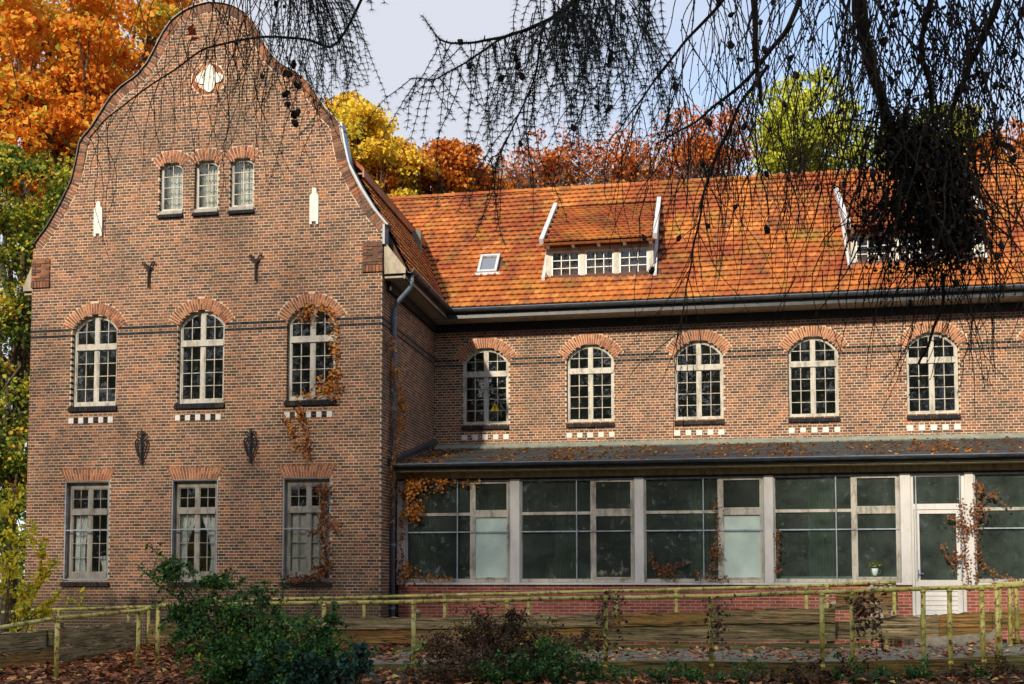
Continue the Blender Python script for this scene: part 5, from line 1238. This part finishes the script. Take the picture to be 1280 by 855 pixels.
def strand(m, nd, p, length, rad, needles=0, knobs=0, sway=.10, dirx=None, cones=.0, curve=0.0):
    """a hanging twig from p; nd collects needle data"""
    p = Vector(p); st = .045; n = max(3, int(length / st)); d = Vector((rng.gauss(0, .25) if dirx is None else dirx, rng.gauss(0, .15), -.5)).normalized(); pts = [p.copy()]
    c = rng.gauss(0, sway) + curve
    for i in range(n):
        d = (d + Vector((rng.gauss(0, .12) + c * .05, rng.gauss(0, .08), -.09))).normalized(); p = p + d * st; pts.append(p.copy())
        if knobs and rng.random() < knobs: 
            q = p + Vector((rng.choice((-1, 1)) * rad * 1.1, 0, 0)); m.tube([q - Vector((0, 0, .004)), q, q + Vector((0, 0, .004))], [rad * .4, rad * 1.5, rad * .4], 4)
        if needles:
            for _ in range(int(needles * 2.6)):
                a = rng.random() * 2 * PI; o = Vector((math.cos(a), math.sin(a) * .6, rng.uniform(-.9, -.1))).normalized(); nd.append((p.copy(), o, rng.uniform(.020, .044)))
        if cones and rng.random() < cones: cone(p + Vector((rng.uniform(-.02, .02), 0, rng.uniform(-.01, .01))), rng.uniform(.75, 1.25))
    k = len(pts); rad *= 1.25; m.tube(pts, [rad * (1 - .55 * i / k) for i in range(k)], 3, cap=False); return pts
def needles_mesh(nd, parent):
    if not nd: return
    V = []; F = []; n = len(nd)
    for i, (p, o, l) in enumerate(nd):
        s = o.cross(Vector((0.1, 1, .1))).normalized() * .0013; V += [tuple(p - s), tuple(p + s), tuple(p + o * l)]; F.append((3 * i, 3 * i + 1, 3 * i + 2))
    m = MB(); m.v = V; m.f = F; m.m = [0] * n; m.r = [rng.random() for _ in range(n)]; return m.build('needles', NEEDLE, larch)
def limb(px, r0, r1, Y, nseg=5, extra=None, name='branch'):
    pts = [at(x, y, Y + (k * .06)) for k, (x, y) in enumerate(px)]
    if extra: pts = [Vector(extra)] + pts
    fine = []
    for a, b in zip(pts, pts[1:]):
        for i in range(nseg): fine.append(a.lerp(b, i / nseg) + Vector((rng.gauss(0, .008), rng.gauss(0, .008), rng.gauss(0, .008))))
    fine.append(pts[-1]); k = len(fine)
    for _ in range(2): fine = [fine[0]] + [(fine[i - 1] + fine[i] * 2 + fine[i + 1]) / 4 for i in range(1, k - 1)] + [fine[-1]]
    m = MB(); m.tube(fine, [r0 + (r1 - r0) * i / (k - 1) for i in range(k)], 8)
    for i in range(0, k, 2): 
        q = fine[i] + Vector((rng.choice((-1, 1)) * r0 * .7, 0, rng.uniform(-.5, .5) * r0)); m.tube([q, q + Vector((rng.gauss(0, .01), 0, rng.gauss(0, .01)))], [r0 * .35, r0 * .2], 4)
    m.build(name, DKBARK, larch, smooth=True); return fine
# trunk stands right of the view; its boughs arch over the picture
m = MB(); m.tube([(6.5, 3.2, 0), (6.5, 3.25, 2.5), (6.4, 3.4, 6), (6.3, 3.5, 9.5)], [.30, .24, .16, .05], 12); m.build('trunk', BARK, larch, smooth=True)
T0 = (6.42, 3.35, 5.4); T1 = (6.38, 3.4, 6.4)
up = lambda x, y, Y: at(x, y, Y)
def smooth_pts(p, r, n=8):
    p = [Vector(q) for q in p]; P = []; Rr = []
    for i in range(len(p) - 1):
        a, b, c, d = p[max(0, i - 1)], p[i], p[i + 1], p[min(len(p) - 1, i + 2)]
        for k in range(n):
            t = k / n; P.append(.5 * ((2 * b) + (c - a) * t + (2 * a - 5 * b + 4 * c - d) * t * t + (3 * b - a - 3 * c + d) * t ** 3) + Vector((rng.gauss(0, .012), rng.gauss(0, .012), rng.gauss(0, .012)))); Rr.append((r[i] + (r[i + 1] - r[i]) * t) * rng.uniform(.93, 1.07))
    return P + [p[-1]], Rr + [r[-1]]
m = MB()
m.tube(*smooth_pts([T0, up(1300, -60, 5.6), up(1075, -90, 5.8), up(940, -110, 5.8), up(800, -70, 6.0)], [.09, .07, .05, .04, .03]), 8)
m.tube(*smooth_pts([T1, up(1150, -260, 5.6), up(800, -160, 6.2), up(560, -60, 6.6), up(400, -70, 6.9), up(250, -60, 7.1), up(120, -40, 7.2)], [.10, .08, .06, .045, .035, .025, .012]), 8)
m.build('bough', DKBARK, larch, smooth=True)
NB = []
l_a = limb([(938, -110), (942, 0), (944, 60), (948, 100), (953, 132)], .019, .009, 5.8)
l_b = limb([(1062, -90), (1072, 0), (1080, 50), (1095, 100), (1115, 165), (1140, 230)], .036, .022, 5.7)
l_c = limb([(1262, -70), (1245, 10), (1222, 60), (1205, 100), (1180, 160)], .022, .010, 5.6)
l_d = limb([(1010, -80), (1000, 10), (975, 50), (940, 90), (905, 125), (870, 150), (820, 180)], .016, .004, 5.8)
l_e = limb([(960, 80), (925, 130), (900, 190), (880, 240), (868, 300), (858, 360), (845, 430)], .010, .003, 5.9)
l_f = limb([(940, -60), (900, 5), (860, 50), (825, 90), (790, 140), (765, 170)], .012, .003, 6.0)
l_g = limb([(800, -70), (740, -20), (705, 15), (660, 36), (620, 50), (580, 55), (545, 48), (528, 20)], .017, .003, 6.3)
l_h = limb([(640, 42), (600, 65), (570, 85), (545, 100), (515, 98)], .007, .003, 6.35)
l_i = limb([(680, 30), (670, 90), (650, 140), (630, 190), (612, 198)], .007, .003, 6.3)
l_j = limb([(480, -60), (420, 62), (380, 48), (330, 46), (280, 52), (230, 78), (180, 112), (130, 152), (112, 172)], .010, .0045, 7.0)
l_k = limb([(1190, -80), (1160, 0), (1150, 60), (1165, 130), (1170, 200)], .018, .008, 5.7)
# broken thick branch end over the wing window
l_m = limb([(1180, 340), (1178, 385), (1162, 425), (1148, 455)], .009, .006, 5.75)
# diagonal twigs
grp = []
def group(fn_): 
    m = MB(); nd = []; fn_(m, nd); m.build('twigs', DKBARK, larch); needles_mesh(nd, larch)
def g_left(m, nd):
    for i in range(70): x = rng.uniform(262, 400); strand(m, nd, up(x, -15 - rng.random() * 40, 6.8 + rng.random() * .5), rng.uniform(.5, 1.15), .0032, 3 if x > 320 and rng.random() < .6 else 0, .35, cones=.012)
    for i in range(34): x = rng.uniform(370, 430); strand(m, nd, up(x, -20, 6.8 + rng.random() * .4), rng.uniform(.35, .95), .0032, 5, .0, dirx=.25)
    for x, ln in ((385, .75), (400, .85), (412, .7), (428, .45), (440, .40), (455, .3), (470, .25), (482, .2)): strand(m, nd, up(x - 20, -30, 6.9), ln, .003, 8, 0, dirx=.5, curve=.4)
    for pt in (l_j[i] for i in range(8, len(l_j), 1)):
        if rng.random() < .75: strand(m, nd, pt, rng.uniform(.3, 1.2), .0025, 0, .45, sway=.5)
    for x in (218, 232, 246, 285, 150, 170, 186, 205): strand(m, nd, up(x, -20, 7.0), rng.uniform(.8, 1.6), .0028, 0, .4, sway=.3)
    for i in range(44): x = rng.uniform(200, 425); strand(m, nd, up(x, rng.uniform(10, 90), 7.0), rng.uniform(.4, 1.1), .0024, 0 if x < 330 else rng.choice((0, 4)), .4, sway=.7)
    for i in range(9): q = up(rng.uniform(355, 372), rng.uniform(75, 165), 7.0); cone(q, 1.5)
def g_mid(m, nd):
    for l_, q0, q1, k in ((l_g, .12, .9, 3), (l_h, .1, 1, 1), (l_i, .2, 1, 1)):
        n = len(l_)
        for i in range(int(n * q0), int(n * q1)):
            for _ in range(k if i < n * .6 else 1):
                strand(m, nd, l_[i], rng.uniform(.15, .75) * (1.25 if i < n * .5 else .8), .0030, 6, 0, cones=.006)
    for i in range(1, len(l_h)): 
        for _ in range(2): nd.extend([(l_h[i], Vector((rng.gauss(0, 1), .2 * rng.gauss(0, 1), rng.gauss(0, 1))).normalized(), .03) for _ in range(8)])
    for i in range(8, len(l_g)): nd.extend([(l_g[i], Vector((rng.gauss(0, 1), .2, rng.gauss(0, 1))).normalized(), .03) for _ in range(14)])
    for i in range(105):
        x = rng.triangular(640, 835, 760); strand(m, nd, up(x, -10 + rng.uniform(-30, 30), 6.2 + rng.random() * .4), rng.uniform(.35, .98), .0032, rng.choice((4, 6, 7, 2)), .2, cones=.01)
    for x, y in ((645, 72), (648, 82), (652, 95), (575, 52), (762, 135)): cone(up(x, y, 6.3), 1.2)
    for i in range(14): x = rng.uniform(690, 860); strand(m, nd, up(x, rng.uniform(90, 160), 6.2), rng.uniform(.25, .6), .0025, 2, .3, dirx=-.3)
def g_right(m, nd):
    for i in range(205):
        x = rng.uniform(840, 1300); y = -30 if rng.random() < .65 else rng.uniform(20, 130)
        ln = rng.uniform(.5, 1.35); strand(m, nd, up(x, y, 5.5 + rng.random() * .7), ln, .0028, 0, .40, sway=.35, cones=.010)
    for i in range(150):
        x = rng.uniform(1040, 1290); strand(m, nd, up(x, rng.uniform(-30, 60), 5.5 + rng.random() * .6), rng.uniform(.4, 1.3), .0034, 0, .5, cones=.014)
    for l_ in (l_d, l_e, l_f):
        for i in range(3, len(l_)): strand(m, nd, l_[i], rng.uniform(.3, .9), .0024, 0, .4, sway=.5, cones=.006)
    for i in range(80):
        x = rng.gauss(1000, 85); strand(m, nd, up(x, rng.uniform(120, 240), 5.9), rng.uniform(.4, .8), .0024, 0, .4, sway=.6)
def g_tangle(m, nd):
    for i in range(150):
        x = rng.gauss(1165, 42); y = rng.uniform(130, 260); strand(m, nd, up(x, y, 5.45 + rng.random() * .5), rng.uniform(.25, .75), .0045, 0, .6, cones=.03 if y > 200 else .01, sway=.5)
    for i in range(60): x = rng.gauss(1165, 65); strand(m, nd, up(x, rng.uniform(300, 350), 5.6), rng.uniform(.2, .75), .0026, 0, .4, sway=.9)
    for i in range(60):   # arching twigs
        a = up(rng.gauss(1150, 40), rng.uniform(150, 300), 5.6); b = a + Vector((rng.uniform(-.35, .45), rng.gauss(0, .1), rng.uniform(-.25, .2))); c = b + Vector((rng.uniform(-.1, .2), 0, rng.uniform(-.3, 0)))
        pts = [a.lerp(b, t / 5).lerp(b.lerp(c, t / 5), t / 5) for t in range(6)]; m.tube(pts, .0035, 4)
for fn_ in (g_left, g_mid, g_right, g_tangle): group(fn_)
def tangle_leaves():
    P = []; 
    for (x, y, rx, ry, n) in ((1150, 200, 38, 35, 1500), (1165, 250, 45, 40, 1900), (1180, 300, 45, 28, 900), (1120, 170, 25, 25, 500), (1195, 215, 22, 30, 500), (1100, 290, 25, 40, 240), (1200, 290, 22, 30, 350), (1150, 330, 45, 20, 200)):
        for _ in range(n):
            q = up(rng.gauss(x, rx * .55), rng.gauss(y, ry * .55), 5.7 + rng.gauss(0, .13)); P.append(tuple(q))
    for _ in range(500): q = up(rng.uniform(1000, 1280), rng.uniform(-10, 180), 5.5 + rng.random() * .6); P.append(tuple(q))
    leaves('dead_foliage', P, nr.uniform(.014, .036, len(P)), nr.random(len(P)) ** 2, DARKF, larch, aspect=.4)
tangle_leaves()
leaves('dry_leaf', [tuple(at(x, y, 6.9)) for x, y in ((240, 42), (243, 50), (239, 35))], [.13, .10, .09], [.0, .1, .0], LF_RED, larch)
